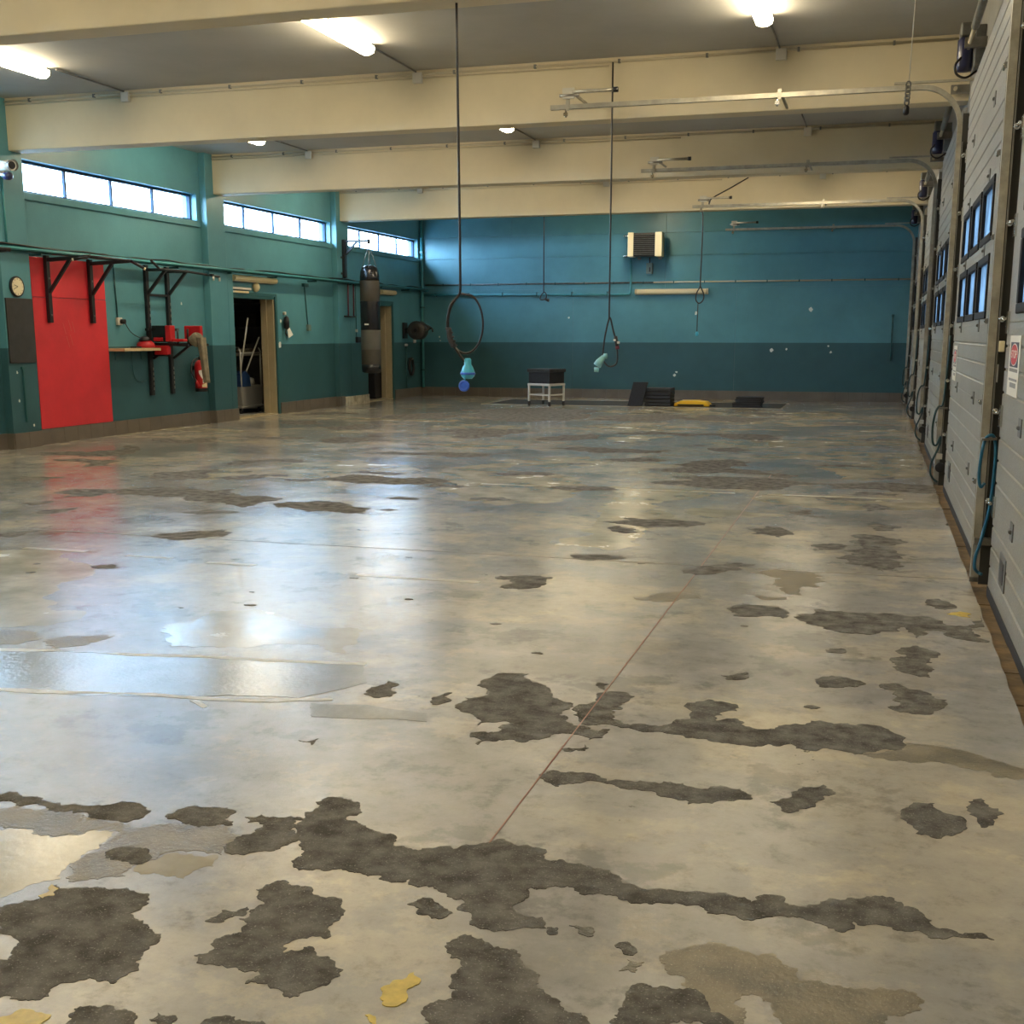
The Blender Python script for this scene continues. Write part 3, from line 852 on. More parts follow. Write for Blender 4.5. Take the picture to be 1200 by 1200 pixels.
# right wall with the garage door openings
PITCH_D = 4.9
DOOR_K = [-2, -1, 0, 1, 2, 3]
def dy(k):
    return PITCH_D*k
DA, DB, DTOP = 8.30, 12.15, 3.66
holes = [(max(DA+dy(k)+0.06, Y0), DB+dy(k)-0.06, -0.1, DTOP-0.06) for k in DOOR_K]
wall_right = grid_holes(MB(), 'X', XR, XR+0.06, Y0, YB+0.25, -0.12, ZC, holes).build('wall_right', 'wall_grey')
tag(wall_right, 'grey wall around the row of garage doors', 'wall', kind='structure')

# skirting tiles
def skirt_tiles(parent, axis, fixed, a, b, mt='skirt', h=0.205, w=0.292):
    n = max(1, round((b-a)/w))
    q = (b-a)/n
    for i in range(n):
        if axis == 'Y':
            MB().box(fixed-0.004, a+i*q+0.002, -0.002, fixed+0.014, a+(i+1)*q-0.002, h).build('tile', mt, parent)
        else:
            MB().box(a+i*q+0.002, fixed-0.014, -0.002, a+(i+1)*q-0.002, fixed+0.004, h).build('tile', mt, parent)
bl = MB().box(XL-0.005, Y0, -0.004, XL+0.008, 18.7, 0.203).box(XL-0.005, 20.45, -0.004, XL+0.008, 24.4, 0.203).box(XL-0.005, 26.12, -0.004, XL+0.008, YB, 0.203)
bl = bl.build('baseboard_left', 'grout')
tag(bl, 'taupe tiled skirting along the teal side wall', 'skirting', kind='structure')
skirt_tiles(bl, 'Y', XL+0.006, 13.5, 17.95)
skirt_tiles(bl, 'Y', XL+0.006, 8.6, 12.95)
skirt_tiles(bl, 'Y', XL+0.124, 12.95, 13.5)
skirt_tiles(bl, 'X', 12.955, XL+0.01, XL+0.125, w=0.12)
skirt_tiles(bl, 'Y', XL+0.124, 17.95, 18.7)
skirt_tiles(bl, 'X', 17.955, XL+0.01, XL+0.125, w=0.12)
skirt_tiles(bl, 'Y', XL+0.006, 20.5, 22.93)
skirt_tiles(bl, 'X', 22.935, XL+0.01, XL+0.125, w=0.12)
skirt_tiles(bl, 'Y', XL+0.124, 22.94, 23.12)
skirt_tiles(bl, 'Y', XL+0.126, 23.13, 24.38, 'white_tile', 0.19, 0.21)
skirt_tiles(bl, 'Y', XL+0.006, 26.2, YB-0.02)
bb = MB().box(XL, YB-0.008, -0.004, XR-0.1, YB+0.01, 0.203).build('baseboard_back', 'grout')
tag(bb, 'taupe tiled skirting along the end wall', 'skirting', kind='structure')
skirt_tiles(bb, 'X', YB-0.006, XL+0.02, XR-0.12)

# rooms behind the two doorways
def back_room(name, x0, ya, yb, h, label):
    for bx, what in (((x0-0.1, ya-0.1, -0.1, XL-0.262, yb+0.1, 0.0), 'floor'), ((x0-0.1, ya-0.1, h, XL-0.262, yb+0.1, h+0.1), 'ceiling'), ((x0-0.1, ya-0.1, 0, x0, yb+0.1, h), 'end wall'),
                     ((x0, ya-0.1, 0, XL-0.262, ya, h), 'near side wall'), ((x0, yb, 0, XL-0.262, yb+0.1, h), 'far side wall')):
        tag(MB().box(*bx).build(name, 'dark_room'), 'dim '+what+' of the '+label, what.split()[-1], kind='structure')
back_room('wall_store', -13.4, 18.2, 23.2, 2.7, 'store room with the mop trolley')
back_room('wall_annex', -12.9, 24.0, 27.6, 2.7, 'room behind the punching bag')

def doorway(name, d, label):
    o = thing(name, (XL, (d[0]+d[1])/2, 0), label, 'door frame', kind='structure')
    ya, yb, _, zt = d
    X0, X1 = XL-0.265, XL+0.012
    MB().box(X0, yb-0.06, 0, X1-0.03, yb-0.002, zt-0.002).box(X0, yb-0.085, 0, X0+0.12, yb-0.06, zt-0.06).build('jamb', 'jamb', o, bevel=0.004)
    MB().box(X0, ya+0.002, 0, X1, ya+0.05, zt-0.002).build('jamb', 'slate', o, bevel=0.004)
    MB().box(X0, ya+0.05, zt-0.06, X1, yb-0.06, zt-0.002).build('door_head', 'slate', o, bevel=0.004)
    MB().box(XL-0.005, yb-0.03, 0, XL+0.02, yb+0.045, zt+0.045).box(XL-0.005, ya, zt-0.015, XL+0.02, yb-0.03, zt+0.045).build('architrave', 'slate', o, bevel=0.004)
    MB().box(X0, ya+0.05, -0.002, X1, yb-0.06, 0.018).build('door_sill', 'jamb', o)
    return o
doorway('door_1', D1, 'open doorway with cream jamb showing the mop trolley')
doorway('door_2', D2, 'open doorway with cream jamb behind the punching bag')

# ------------------------------------------------------------------ garage doors
DX = 0.688
def garage_door(name):
    o = thing(name, (DX, (DA+DB)/2, 0), 'grey sectional garage door', 'garage door', kind='structure')
    zs = [0.0, 0.5, 1.01, 1.52, 2.035, 2.54, 3.05, DTOP]
    panes = [(8.75, 9.62), (9.79, 10.66), (10.83, 11.70)]
    for i in range(7):
        za, zb = zs[i]+0.0008, zs[i+1]-0.0008
        if i == 0:
            za = 0.03
        b = MB()
        win = i in (3, 4)
        if win:
            wz0, wz1 = za+0.05, zb-0.055
            grid_holes(b, 'X', DX, DX+0.04, DA, DB, za, zb, [(p[0], p[1], wz0, wz1) for p in panes])
        else:
            # ribbed sheet: four bands with pressed grooves
            n = 4 if i < 6 else 5
            h = (zb-za)/n
            prof = [(DX+0.04, za), (DX, za)]
            for j in range(1, n):
                zz = za+j*h
                prof += [(DX, zz-0.010), (DX+0.007, zz-0.004), (DX+0.007, zz+0.004), (DX, zz+0.010)]
            prof += [(DX, zb), (DX+0.04, zb)]
            b.prism(prof, 'Y', DA, DB)
        b.box(DX+0.0405, DA, max(za-0.02, 0.0), DX+0.044, DB, zb+(0.0 if win else 0.0))if not win else b.box(DX+0.0405, DA, zb-0.04, DX+0.044, DB, zb+0.01)
        p = b.build('panel', 'door_grey', o)
        if win:
            for (ya, yb) in panes:
                f = MB()
                t = 0.06
                xa, xb = DX-0.012, DX+0.045
                f.box(xa, ya-0.01, wz0-0.01, xb, yb+0.01, wz0+t*0.7)
                f.box(xa, ya-0.01, wz1-t*0.7, xb, yb+0.01, wz1+0.01)
                f.box(xa, ya-0.01, wz0+t*0.7, xb, ya+t, wz1-t*0.7)
                f.box(xa, yb-t, wz0+t*0.7, xb, yb+0.01, wz1-t*0.7)
                f.build('window_frame', 'frame_dark', p, bevel=0.006)
                MB().box(DX+0.012, ya+t-0.005, wz0+t*0.7-0.005, DX+0.017, yb-t+0.005, wz1-t*0.7+0.005).build('pane', 'acrylic', p)
        if i:
            for yh in (9.28, 11.17):
                g = MB().box(DX-0.006, yh-0.06, zs[i]-0.045, DX+0.001, yh+0.06, zs[i]+0.045)
                g.cyl((DX-0.010, yh-0.028, zs[i]), (DX-0.010, yh+0.028, zs[i]), 0.010, 8)
                g.build('hinge', 'galv_dark', p)
            for yh, sgn in ((DA+0.05, -1), (DB-0.05, 1)):
                g = MB().box(DX-0.012, yh-0.05, zs[i]-0.06, DX+0.001, yh+0.05, zs[i]+0.06)
                g.cyl((DX-0.028, yh-0.05*sgn, zs[i]+0.02), (DX-0.028, yh+0.10*sgn, zs[i]+0.02), 0.009, 8)
                g.cyl((DX-0.028, yh+0.075*sgn, zs[i]+0.02), (DX-0.028, yh+0.10*sgn, zs[i]+0.02), 0.017, 12)
                g.build('roller_hinge', 'chrome', p)
    MB().box(DX-0.004, DA, -0.034, DX+0.045, DB, 0.032).build('bottom_seal', 'rubber', o)
    g = MB().box(DX-0.006, 11.30, 0.16, DX+0.003, 11.58, 0.33)
    g.build('handle_plate', 'galv_dark', o)
    MB().box(DX-0.009, 11.36, 0.19, DX-0.005, 11.52, 0.30).build('handle_recess', 'black', o)
    return o
door0 = garage_door('door_3')
labels = {-2: 'grey sectional garage door beside the camera position', -1: 'grey sectional garage door with the large red STOP sign sheet', 0: 'grey sectional garage door with windows, second along from the STOP sheet door',
          1: 'grey sectional garage door with windows in the middle of the row', 2: 'grey sectional garage door one before the end wall', 3: 'grey sectional garage door next to the teal end wall'}
n = 4
for k in DOOR_K:
    if k == 0:
        d = door0
    else:
        d = copy_tree(door0, None, (0, dy(k), 0))
        d.name = 'door_%d' % n+('_offscreen' if k == -2 else '')
        n += 1
    d['label'] = labels[k]

# ------------------------------------------------------------------ door tracks and drives
TX = 0.62      # vertical rail line
TY = 12.22     # near face of the post
TZ = 3.70
def c_path(y):
    r = 0.36
    pts = [(-3.28, y, TZ), (-1.5, y, TZ)]
    pts += arc((TX-r, TZ-r), r, PI/2, 0, 10, 'XZ', y)
    pts += [(TX, y, 2.0), (TX, y, 0.06)]
    return pts
def track(k):
    o = thing('door_track', (TX, TY, 0), 'galvanised door track', 'door track', 'overhead door tracks')
    # flat-sided rail: two lips and a web swept along the path
    pts = [Vector(p) for p in c_path(TY+0.05)]
    b = MB()
    prev = None
    sec = [(-0.022, -0.03), (0.022, -0.03), (0.022, 0.02), (0.015, 0.02), (0.015, -0.02), (-0.015, -0.02), (-0.015, 0.02), (-0.022, 0.02)]
    vs = []
    for i, p in enumerate(pts):
        d = (pts[min(i+1, len(pts)-1)]-pts[max(i-1, 0)]).normalized()
        nrm = Vector((0, 1, 0))
        sd = d.cross(nrm)
        for a, c in sec:
            vs.append(p+sd*a+nrm*c)
    kk = len(sec)
    fs = []
    for i in range(len(pts)-1):
        for j in range(kk):
            fs.append((i*kk+j, i*kk+(j+1) % kk, (i+1)*kk+(j+1) % kk, (i+1)*kk+j))
    fs += [tuple(range(kk)), tuple(range((len(pts)-1)*kk, len(pts)*kk))]
    b.add(vs, fs)
    b.build('rail', 'track', o)
    # post plates beside the vertical rail
    MB().box(TX+0.0225, TY+0.02, 0.02, XR-0.001, TY+0.045, 3.45).build('post_plate', 'post_dark', o)
    MB().box(TX-0.022, TY+0.085, 0.02, TX+0.04, TY+0.10, 3.3).build('post_flange', 'galv', o)
    MB().box(TX+0.03, TY+0.085, 0.02, XR-0.002, TY+0.10, 3.45).build('post_web', 'wall_grey', o)
    MB().box(TX+0.028, TY-0.005, 0.3, TX+0.034, TY+0.019, 3.2).build('edge_strip', 'galv', o)
    # tie bar above the bend
    MB().box(0.02, TY+0.03, TZ+0.035, TX+0.10, TY+0.06, TZ+0.055).build('tie_bar', 'track', o)
    # brackets carried by the beam behind
    for x, hh in ((-3.1, 0.18), (-1.02, 0.06)):
        MB().box(x-0.012, TY+0.04, TZ+hh-0.02, x+0.012, TY+1.0, TZ+hh).box(x-0.02, TY+0.03, TZ+0.023, x+0.02, TY+0.04, TZ+hh).box(x-0.018, TY+0.012, TZ-0.04, x+0.018, TY+0.019, TZ+0.04).build('bracket', 'track', o)
        MB().cyl((x-0.02, TY+0.03, TZ-0.10), (x-0.02, TY+0.03, TZ-0.022), 0.010, 8).box(x-0.04, TY+0.015, TZ-0.085, x+0.0, TY+0.045, TZ-0.055).build('clamp', 'chrome', o)
    MB().box(-3.15, TY+0.0, TZ+0.075, -3.03, TY+0.03, TZ+0.175).build('stop_plate', 'jbox', o)
    MB().cyl((-3.18, TY+0.01, TZ+0.105), (-2.98, TY+0.01, TZ+0.105), 0.016, 10).build('damper', 'galv', o)
    g = MB().cyl((-3.05, TY+0.01, TZ+0.135), (-2.62, TY+0.01, TZ+0.135), 0.018, 10)
    s = g.build('bumper_rod', 'track', o)
    MB().cyl((-2.63, TY+0.01, TZ+0.135), (-2.585, TY+0.01, TZ+0.135), 0.026, 12).build('bumper_tip', 'black', s)
    # rail fixings
    for z in (0.25, 1.2, 2.2, 3.1):
        MB().box(TX-0.01, TY+0.03, z, XR-0.002, TY+0.09, z+0.05).build('rail_clip', 'galv', o)
    return o
tr = track(0)
tl = {-1: 'steel door track post with the bright blue hose between STOP door and next door', 0: 'longest looking overhead door track, with blue green hose on its post', 1: 'overhead door track crossing the middle ceiling bay',
      2: 'overhead door track carrying the looped black cable at its end', 3: 'overhead door track running in front of the end wall'}
for k in (-1, 0, 1, 2, 3):
    t = tr if k == 0 else copy_tree(tr, None, (0, dy(k), 0))
    t['label'] = tl[k]

def drive():
    o = thing('door_motor', (0.58, 11.3, 3.5), 'door motor', 'motor', 'door motors under the ceiling')
    b = MB().lathe([(0.02, -0.17), (0.058, -0.165), (0.065, -0.12), (0.065, 0.08), (0.05, 0.10), (0.03, 0.11)], (0.58, 11.42, 3.82), 'Z', 18)
    b.build('motor_body', 'navy', o)
    MB().box(0.53, 11.32, 3.92, 0.68, 11.54, 4.03).build('gearbox', 'galv_dark', o, bevel=0.015)
    MB().box(0.65, 11.30, 3.67, 0.732, 11.58, 4.0).build('mounting_plate', 'galv_dark', o, bevel=0.006)
    MB().tube(smooth_path([(0.55, 11.37, 3.76), (0.505, 11.36, 3.70), (0.52, 11.38, 3.63), (0.60, 11.45, 3.61), (0.70, 11.5, 3.68)], 5), 0.010, 8).build('cable', 'cable', o)
    MB().cyl((0.58, 11.42, 3.90), (0.58, 11.42, 3.93), 0.045, 14).build('brake_ring', 'chrome', o)
    MB().cyl((0.60, 8.2, 3.83), (0.60, 11.34, 3.83), 0.019, 12).build('shaft', 'conduit', o)
    MB().cyl((0.60, 8.9, 3.83), (0.60, 10.6, 3.83), 0.032, 14).build('spring', 'galv_dark', o)
    for y in (8.25, 11.15):
        MB().box(0.56, y, 3.79, 0.733, y+0.05, 3.87).build('bearing_bracket', 'galv', o)
    return o
dr = drive()
ml = {-1: 'navy door motor on a shaft beside the camera end of the hall', 0: 'navy door motor with looped cable above the second garage door', 1: 'door motor above the middle garage door', 2: 'door motor above the garage door one before the end wall', 3: 'door motor in the corner at the end wall'}
for k in (-1, 0, 1, 2, 3):
    t = dr if k == 0 else copy_tree(dr, None, (0, dy(k), 0))
    t['label'] = ml[k]
# ------------------------------------------------------------------ ceiling lamps and conduits
def lamp(x, y0, y1):
    o = thing('ceiling_lamp', (x, (y0+y1)/2, ZC), 'lit warm white batten lamp under the grey ceiling between beams', 'lamp', 'lit ceiling lamps')
    MB().box(x-0.045, y0+0.02, ZC-0.035, x+0.045, y1-0.02, ZC).build('housing', 'lamp_body', o, bevel=0.006)
    prof = [(x-0.075, ZC-0.034), (x-0.082, ZC-0.06), (x-0.07, ZC-0.095), (x-0.03, ZC-0.115), (x+0.03, ZC-0.115), (x+0.07, ZC-0.095), (x+0.082, ZC-0.06), (x+0.075, ZC-0.034)]
    MB().prism(prof, 'Y', y0+0.03, y1-0.03).build('lamp_cover', 'lamp_on', o)
    for ya, yb in ((y0, y0+0.03), (y1-0.03, y1)):
        MB().prism([(x+(px-x)*0.96, pz) for px, pz in prof], 'Y', ya, yb).build('end_cap', 'lamp_body', o)
    return o
L0 = None
for k in range(-2, 4):
    for x in (-9.0, -5.12, -1.16):
        if L0 is None:
            L0 = lamp(0.0, 10.42, 11.95)
            L0.location.x = 0.0
        # no lamp where the photograph shows neither the lamp nor its mirror image in the floor
        if (k == 1 and x > -2) or (k == 3 and x != -5.12):
            continue
        c = copy_tree(L0, None, (x, BAY*k, 0))
        if k < 0:
            c.name = 'ceiling_lamp_offscreen'
        c['label'] = 'lit batten lamp %s in the %s' % ({-9.0: 'closest to the window wall', -5.12: 'in the middle row', -1.16: 'closest to the garage doors'}[x],
            ['bay above the camera', 'bay before the first beam', 'bay between first and second beam', 'bay between second and third beam', 'bay between third and fourth beam', 'bay against the end wall'][k+2])
for ch in [q for q in bpy.data.objects if q.parent == L0]:
    bpy.data.objects.remove(ch)
bpy.data.objects.remove(L0)

CN = {0: 'cream conduit along the top of the beam carrying the long door track', 1: 'cream conduit along the top of the middle beam', 2: 'cream conduit along the top of the beam nearest the end wall'}
for k in (0, 1, 2):
    yb = 13.26+BAY*k
    o = thing('conduit_run', (-5, yb, ZC-0.06), CN[k], 'conduit', 'ceiling conduits')
    MB().cyl((XL+0.13, yb-0.02, ZC-0.045), (XR-0.12, yb-0.02, ZC-0.045), 0.013, 8).cyl((XL+0.13, yb-0.018, ZC-0.085), (-2.9, yb-0.018, ZC-0.085), 0.008, 8).build('pipe', 'conduit', o)
    for x in (-8.85, -5.08, -1.10):
        MB().box(x-0.055, yb-0.055, ZC-0.14, x+0.055, yb-0.001, ZC-0.03).build('junction_box', 'jbox', o, bevel=0.006)
        MB().tube([(x-0.02, yb-0.03, ZC-0.02), (x-0.03, yb-1.28, ZC-0.016)], 0.010, 8).build('branch_pipe', 'galv_dark', o)
    for j in range(12):
        x = XL+0.5+j*0.93
        MB().box(x-0.012, yb-0.036, ZC-0.065, x+0.012, yb-0.001, ZC-0.025).build('clip', 'galv_dark', o)

# ------------------------------------------------------------------ service rail and pipes
t = thing('cable_tray', (XL+0.15, 20, 2.5), 'teal painted cable tray with loose cables along the side wall', 'cable tray')
b = MB().box(XL+0.122, 5.0, 2.505, XL+0.215, YB-0.02, 2.513).box(XL+0.205, 5.0, 2.505, XL+0.215, YB-0.02, 2.56).box(XL+0.122, 5.0, 2.505, XL+0.130, YB-0.02, 2.56)
b.build('channel', 'teal_pipe', t)
for j in range(4):
    pts = []
    y = 5.0
    while y < YB-0.1:
        pts.append((XL+0.14+0.018*j+random.uniform(-0.012, 0.012), y, 2.56+random.uniform(-0.01, 0.03)))
        y += random.uniform(0.35, 0.7)
    MB().tube(smooth_path(pts, 3), 0.009+0.003*(j % 2), 6).build('cable', ['cable', 'slate', 'teal_pipe', 'cable'][j], t)
MB().cyl((XL+0.235, 5.0, 2.535), (XL+0.235, YB-0.05, 2.535), 0.018, 10).build('pipe', 'teal_pipe', t)
for y in [5.5+1.63*i for i in range(14)]:
    MB().box(XL+(0.122 if any(a-0.02 < y < c_+0.02 for a, c_ in ((3.1, 3.65), (8.05, 8.6), (12.95, 13.5), (17.95, 18.7), (22.93, 24.38))) else 0.001), y-0.015, 2.475, XL+0.20, y+0.015, 2.5045).build('bracket', 'slate', t)

t = thing('pipe_run', (-5, YB, 2.65), 'long cream topped pipe across the whole end wall', 'pipe')
MB().cyl((XL+0.13, YB-0.02, 2.65), (-5.0, YB-0.02, 2.65), 0.018, 10).build('pipe', 'galv_dark', t)
MB().cyl((-5.0, YB-0.02, 2.65), (XR-0.08, YB-0.02, 2.65), 0.018, 10).build('pipe', 'conduit', t)
for j in range(16):
    x = XL+0.6+0.7*j
    MB().box(x-0.012, YB-0.042, 2.62, x+0.012, YB-0.001, 2.68).build('clip', 'slate', t)
t = thing('pipe_run', (-8, YB, 2.40), 'teal pipe on the end wall rising to the fan heater', 'pipe')
MB().tube([(XL+0.13, YB-0.066, 2.42), (-5.60, YB-0.066, 2.38), (-5.54, YB-0.066, 2.40), (-5.52, YB-0.066, 2.45), (-5.52, YB-0.066, 3.22)], 0.026, 10).build('pipe', 'teal_pipe', t)
for j in range(6):
    MB().box(XL+0.4+0.85*j, YB-0.095, 2.365, XL+0.43+0.85*j, YB-0.001, 2.455).build('clip', 'slate', t)
t = thing('pipe_run', (XL, YB, 2.3), 'teal vertical pipe in the corner of side and end walls', 'pipe')
MB().cyl((XL+0.07, YB-0.07, 0.2), (XL+0.07, YB-0.07, 4.34), 0.035, 10).build('pipe', 'teal_pipe', t)
for z in (0.6, 2.1, 3.4):
    MB().box(XL+0.03, YB-0.11, z, XL+0.11, YB-0.001, z+0.04).build('clip', 'slate', t)

# fan heater
t = thing('fan_heater', (-5.14, YB, 3.18), 'wall fan heater with cream sides and black louvres on the end wall', 'heater')
hx0, hx1, hz0, hz1, hy0, hy1 = -5.52, -4.74, 3.20, 3.73, 27.42, 27.72
MB().box(hx0+0.02, hy0+0.03, hz0+0.01, hx1-0.02, hy1, hz1-0.01).build('casing', 'heater_fin', t)
for xa, xb in ((hx0, hx0+0.13), (hx1-0.16, hx1)):
    MB().box(xa, hy0, hz0, xb, hy1+0.01, hz1).build('side_cover', 'beige', t, bevel=0.012)
for j in range(11):
    z = hz0+0.05+j*0.043
    MB().cbox(((hx0+hx1)/2-0.015, hy0+0.02, z), (hx1-hx0-0.30, 0.05, 0.006), Matrix.Rotation(0.5, 3, 'X')).build('louvre', 'galv_dark', t)
for z in (hz0+0.03, hz1-0.06):
    MB().cyl((hx0-0.12, hy1-0.1, z), (hx0+0.01, hy1-0.1, z), 0.02, 10).cyl((hx0-0.12, hy1-0.1, z), (hx0-0.12, YB-0.002, z), 0.02, 10).build('pipe_stub', 'chrome', t)
for x in (hx0+0.2, hx1-0.1):
    MB().box(x-0.02, hy1-0.02, hz0-0.04, x+0.02, YB-0.001, hz0+0.0).build('bracket', 'galv', t)
t = thing('switch_box', (-5.09, YB, 2.90), 'grey green switch box below the fan heater', 'switch')
MB().box(-5.16, YB-0.11, 2.84, -5.02, YB-0.001, 3.08).build('box', 'switch', t, bevel=0.008)
MB().box(-5.085, YB-0.135, 2.88, -5.06, YB-0.11, 2.98).build('lever', 'black', t)
MB().cyl((-5.09, YB-0.05, 3.075), (-5.09, YB-0.05, 3.20), 0.014, 8).build('cable', 'cable', t)

def wall_lamp(name, pts, label):
    t = thing(name, pts[0], label, 'lamp')
    return t
t = thing('wall_lamp', (-4.6, YB, 2.40), 'long unlit cream batten lamp on the end wall', 'lamp')
MB().box(-5.40, YB-0.05, 2.37, -3.74, YB-0.001, 2.50).build('housing', 'lamp_body', t)
MB().prism([(YB-0.05, 2.375), (YB-0.11, 2.385), (YB-0.13, 2.41), (YB-0.13, 2.46), (YB-0.11, 2.485), (YB-0.05, 2.495)], 'X', -5.36, -3.78).build('lamp_cover', 'lamp_off', t)
MB().prism([(YB-0.045, 2.37), (YB-0.12, 2.38), (YB-0.135, 2.41), (YB-0.135, 2.46), (YB-0.12, 2.49), (YB-0.045, 2.50)], 'X', -5.41, -5.36).prism([(YB-0.045, 2.37), (YB-0.12, 2.38), (YB-0.135, 2.41), (YB-0.135, 2.46), (YB-0.12, 2.49), (YB-0.045, 2.50)], 'X', -3.78, -3.73).build('end_cap', 'jamb', t)
for ya, yb, zz, lab in ((18.78, 20.35, 2.37, 'unlit cream batten lamp above the store doorway with the trolley'), (25.28, 26.12, 2.35, 'short unlit pale batten lamp above the doorway by the hose reel')):
    t = thing('wall_lamp', (XL, (ya+yb)/2, zz), lab, 'lamp')
    MB().box(XL+0.001, ya, zz-0.005, XL+0.05, yb, zz+0.115).build('housing', 'galv_dark', t)
    MB().prism([(XL+0.05, zz+0.005), (XL+0.10, zz+0.01), (XL+0.125, zz+0.04), (XL+0.125, zz+0.075), (XL+0.10, zz+0.105), (XL+0.05, zz+0.11)], 'Y', ya+0.02, yb-0.02).build('lamp_cover', 'lamp_off', t)

# ------------------------------------------------------------------ things on the side wall
t = thing('wall_board', (XL, 14.43, 0.21), 'tall red board on the teal wall behind the pull-up bar', 'board')
MB().box(XL+0.001, 13.63, 0.21, XL+0.022, 15.22, 1.95).build('panel', 'red', t, bevel=0.003)
MB().box(XL+0.001, 13.63, 1.955, XL+0.020, 15.22, 2.47).build('panel', 'red', t, bevel=0.003)
for q in ((14.22, 1.62), (14.34, 1.66), (14.42, 1.64), (14.28, 1.44), (14.36, 1.46)):
    MB().bar((XL+0.0225, q[0], q[1]), (XL+0.0225, q[0]+0.05, q[1]-0.15), 0.012, 0.002).build('scratch', 'scuff', t)
tag(MB().box(XL+0.1205, 12.97, 1.10, XL+0.14, 13.48, 1.92).build('wall_board', 'black_board', None, bevel=0.003), 'dark grey board on the pillar below the clock', 'board')
t = thing('wall_clock', (XL+0.13, 13.20, 1.94), 'round wall clock with ivory face and black rim', 'clock')
MB().lathe([(0.128, 0.0), (0.132, 0.012), (0.130, 0.03), (0.114, 0.036), (0.110, 0.026), (0.0, 0.026)][:5], (XL+0.121, 13.20, 2.065), 'X', 28).build('rim', 'black', t)
MB().lathe([(0.112, 0.0), (0.112, 0.002)], (XL+0.148, 13.20, 2.065), 'X', 28).build('face', 'clock_face', t)
MB().bar((XL+0.152, 13.20, 2.065), (XL+0.152, 13.135, 2.085), 0.008, 0.003).bar((XL+0.153, 13.20, 2.065), (XL+0.153, 13.12, 2.03), 0.006, 0.003).build('hands', 'black', t)
for j in range(12):
    a = j*PI/6
    MB().bar((XL+0.151, 13.20+0.088*math.sin(a), 2.065+0.088*math.cos(a)), (XL+0.151, 13.20+0.102*math.sin(a), 2.065+0.102*math.cos(a)), 0.006, 0.002).build('hour_mark', 'black', t)
tag(MB().box(XL+0.121, 13.19, 0.34, XL+0.145, 13.215, 1.03).box(XL+0.121, 13.17, 1.02, XL+0.15, 13.235, 1.05).build('wall_strap', 'slate'), 'narrow dark strap hanging below the dark grey board', 'strap')

def pull_bar(ys, grips, label, dy0=0.0, end=-10.02):
    t = thing('pull_up_bar', (XL, (ys[0]+ys[1])/2, 1.62), label, 'pull-up bar')
    for y in ys:
        MB().box(XL+0.023, y-0.035, 1.62, XL+0.075, y+0.035, 2.50).build('post', 'black', t, bevel=0.004)
        MB().bar((XL+0.05, y, 2.44), (end, y, 2.47), 0.05, 0.05).build('arm', 'black', t, bevel=0.004)
        MB().bar((XL+0.07, y, 2.02), (XL+0.42, y, 2.44), 0.04, 0.04).build('brace', 'black', t)
        for z in (1.72, 2.2):
            MB().cyl((XL+0.07, y, z), (XL+0.083, y, z), 0.014, 8).build('bolt', 'galv_dark', t)
    MB().cyl((end, ys[0]-0.02, 2.475), (end, ys[1]+0.02, 2.475), 0.017, 10).build('bar', 'black', t)
    for p, q in grips:
        g = MB().cyl(p, q, 0.021, 10).build('grip', 'black', t)
        d = (Vector(q)-Vector(p)).normalized()*0.02
        MB().cyl(Vector(q)-d*0.2, Vector(q)+d, 0.020, 10).build('grip_cap', 'beige', g)
    return t
pull_bar((13.93, 14.86), [((-10.0, 13.95, 2.485), (-10.16, 13.80, 2.43)), ((-10.02, 14.86, 2.475), (-9.86, 14.95, 2.37))], 'black wall-mounted pull-up bar over the red board')
pull_bar((11.55, 12.50), [], 'black wall-mounted pull-up bar before the clock pillar', end=-10.1)

t = thing('power_tower', (XL, 16.53, 0.54), 'tall black power tower with red pads bolted to teal wall', 'power tower')
for y in (16.26, 16.83):
    MB().box(XL+0.002, y-0.04, 0.54, XL+0.05, y+0.04, 2.50).build('post', 'black', t, bevel=0.004)
    MB().bar((XL+0.04, y, 2.43), (-10.33, y, 2.425), 0.045, 0.045).build('arm', 'black', t)
    MB().bar((XL+0.05, y, 2.08), (-10.36, y, 2.42), 0.04, 0.04).build('brace', 'black', t)
    for j in range(9):
        z = 0.62+j*0.075 if j < 5 else 1.64+(j-5)*0.09
        MB().box(XL+0.048, y+0.012, z, XL+0.053, y+0.034, z+0.045).build('hole_plate', 'galv', t)
MB().bar((XL+0.03, 16.26, 2.06), (XL+0.03, 16.83, 2.06), 0.035, 0.035).build('crossbar', 'black', t)
MB().tube([(-10.28, 15.78, 2.53), (-10.33, 16.05, 2.43), (-10.33, 16.26, 2.425), (-10.33, 16.83, 2.425), (-10.20, 17.20, 2.39), (-10.12, 17.42, 2.37)], 0.018, 10).build('pull_bar', 'black', t)
MB().cyl((-10.20, 17.20, 2.39), (-10.05, 17.12, 2.385), 0.017, 10).build('grip', 'black', t)
MB().cyl((-10.05, 17.12, 2.36), (-10.05, 17.12, 2.30), 0.016, 8).build('grip_cap', 'jbox', t)
MB().cyl((-10.12, 17.42, 2.36), (-10.12, 17.42, 2.30), 0.016, 8).build('grip_cap', 'jbox', t)
MB().box(XL+0.051, 16.12, 1.30, XL+0.10, 16.98, 1.34).box(XL+0.051, 16.12, 1.52, XL+0.10, 16.98, 1.56).build('carriage', 'black', t)
MB().box(XL+0.10, 16.22, 1.35, XL+0.34, 16.30, 1.60).build('back_pad', 'black_vinyl', t, bevel=0.01)
MB().box(XL+0.335, 16.215, 1.36, XL+0.42, 16.36, 1.60).build('pad_edge', 'red_plastic', t, bevel=0.01)
MB().box(XL+0.14, 16.19, 1.365, XL+0.30, 16.219, 1.42).build('pad_badge', 'red_plastic', t, bevel=0.006)
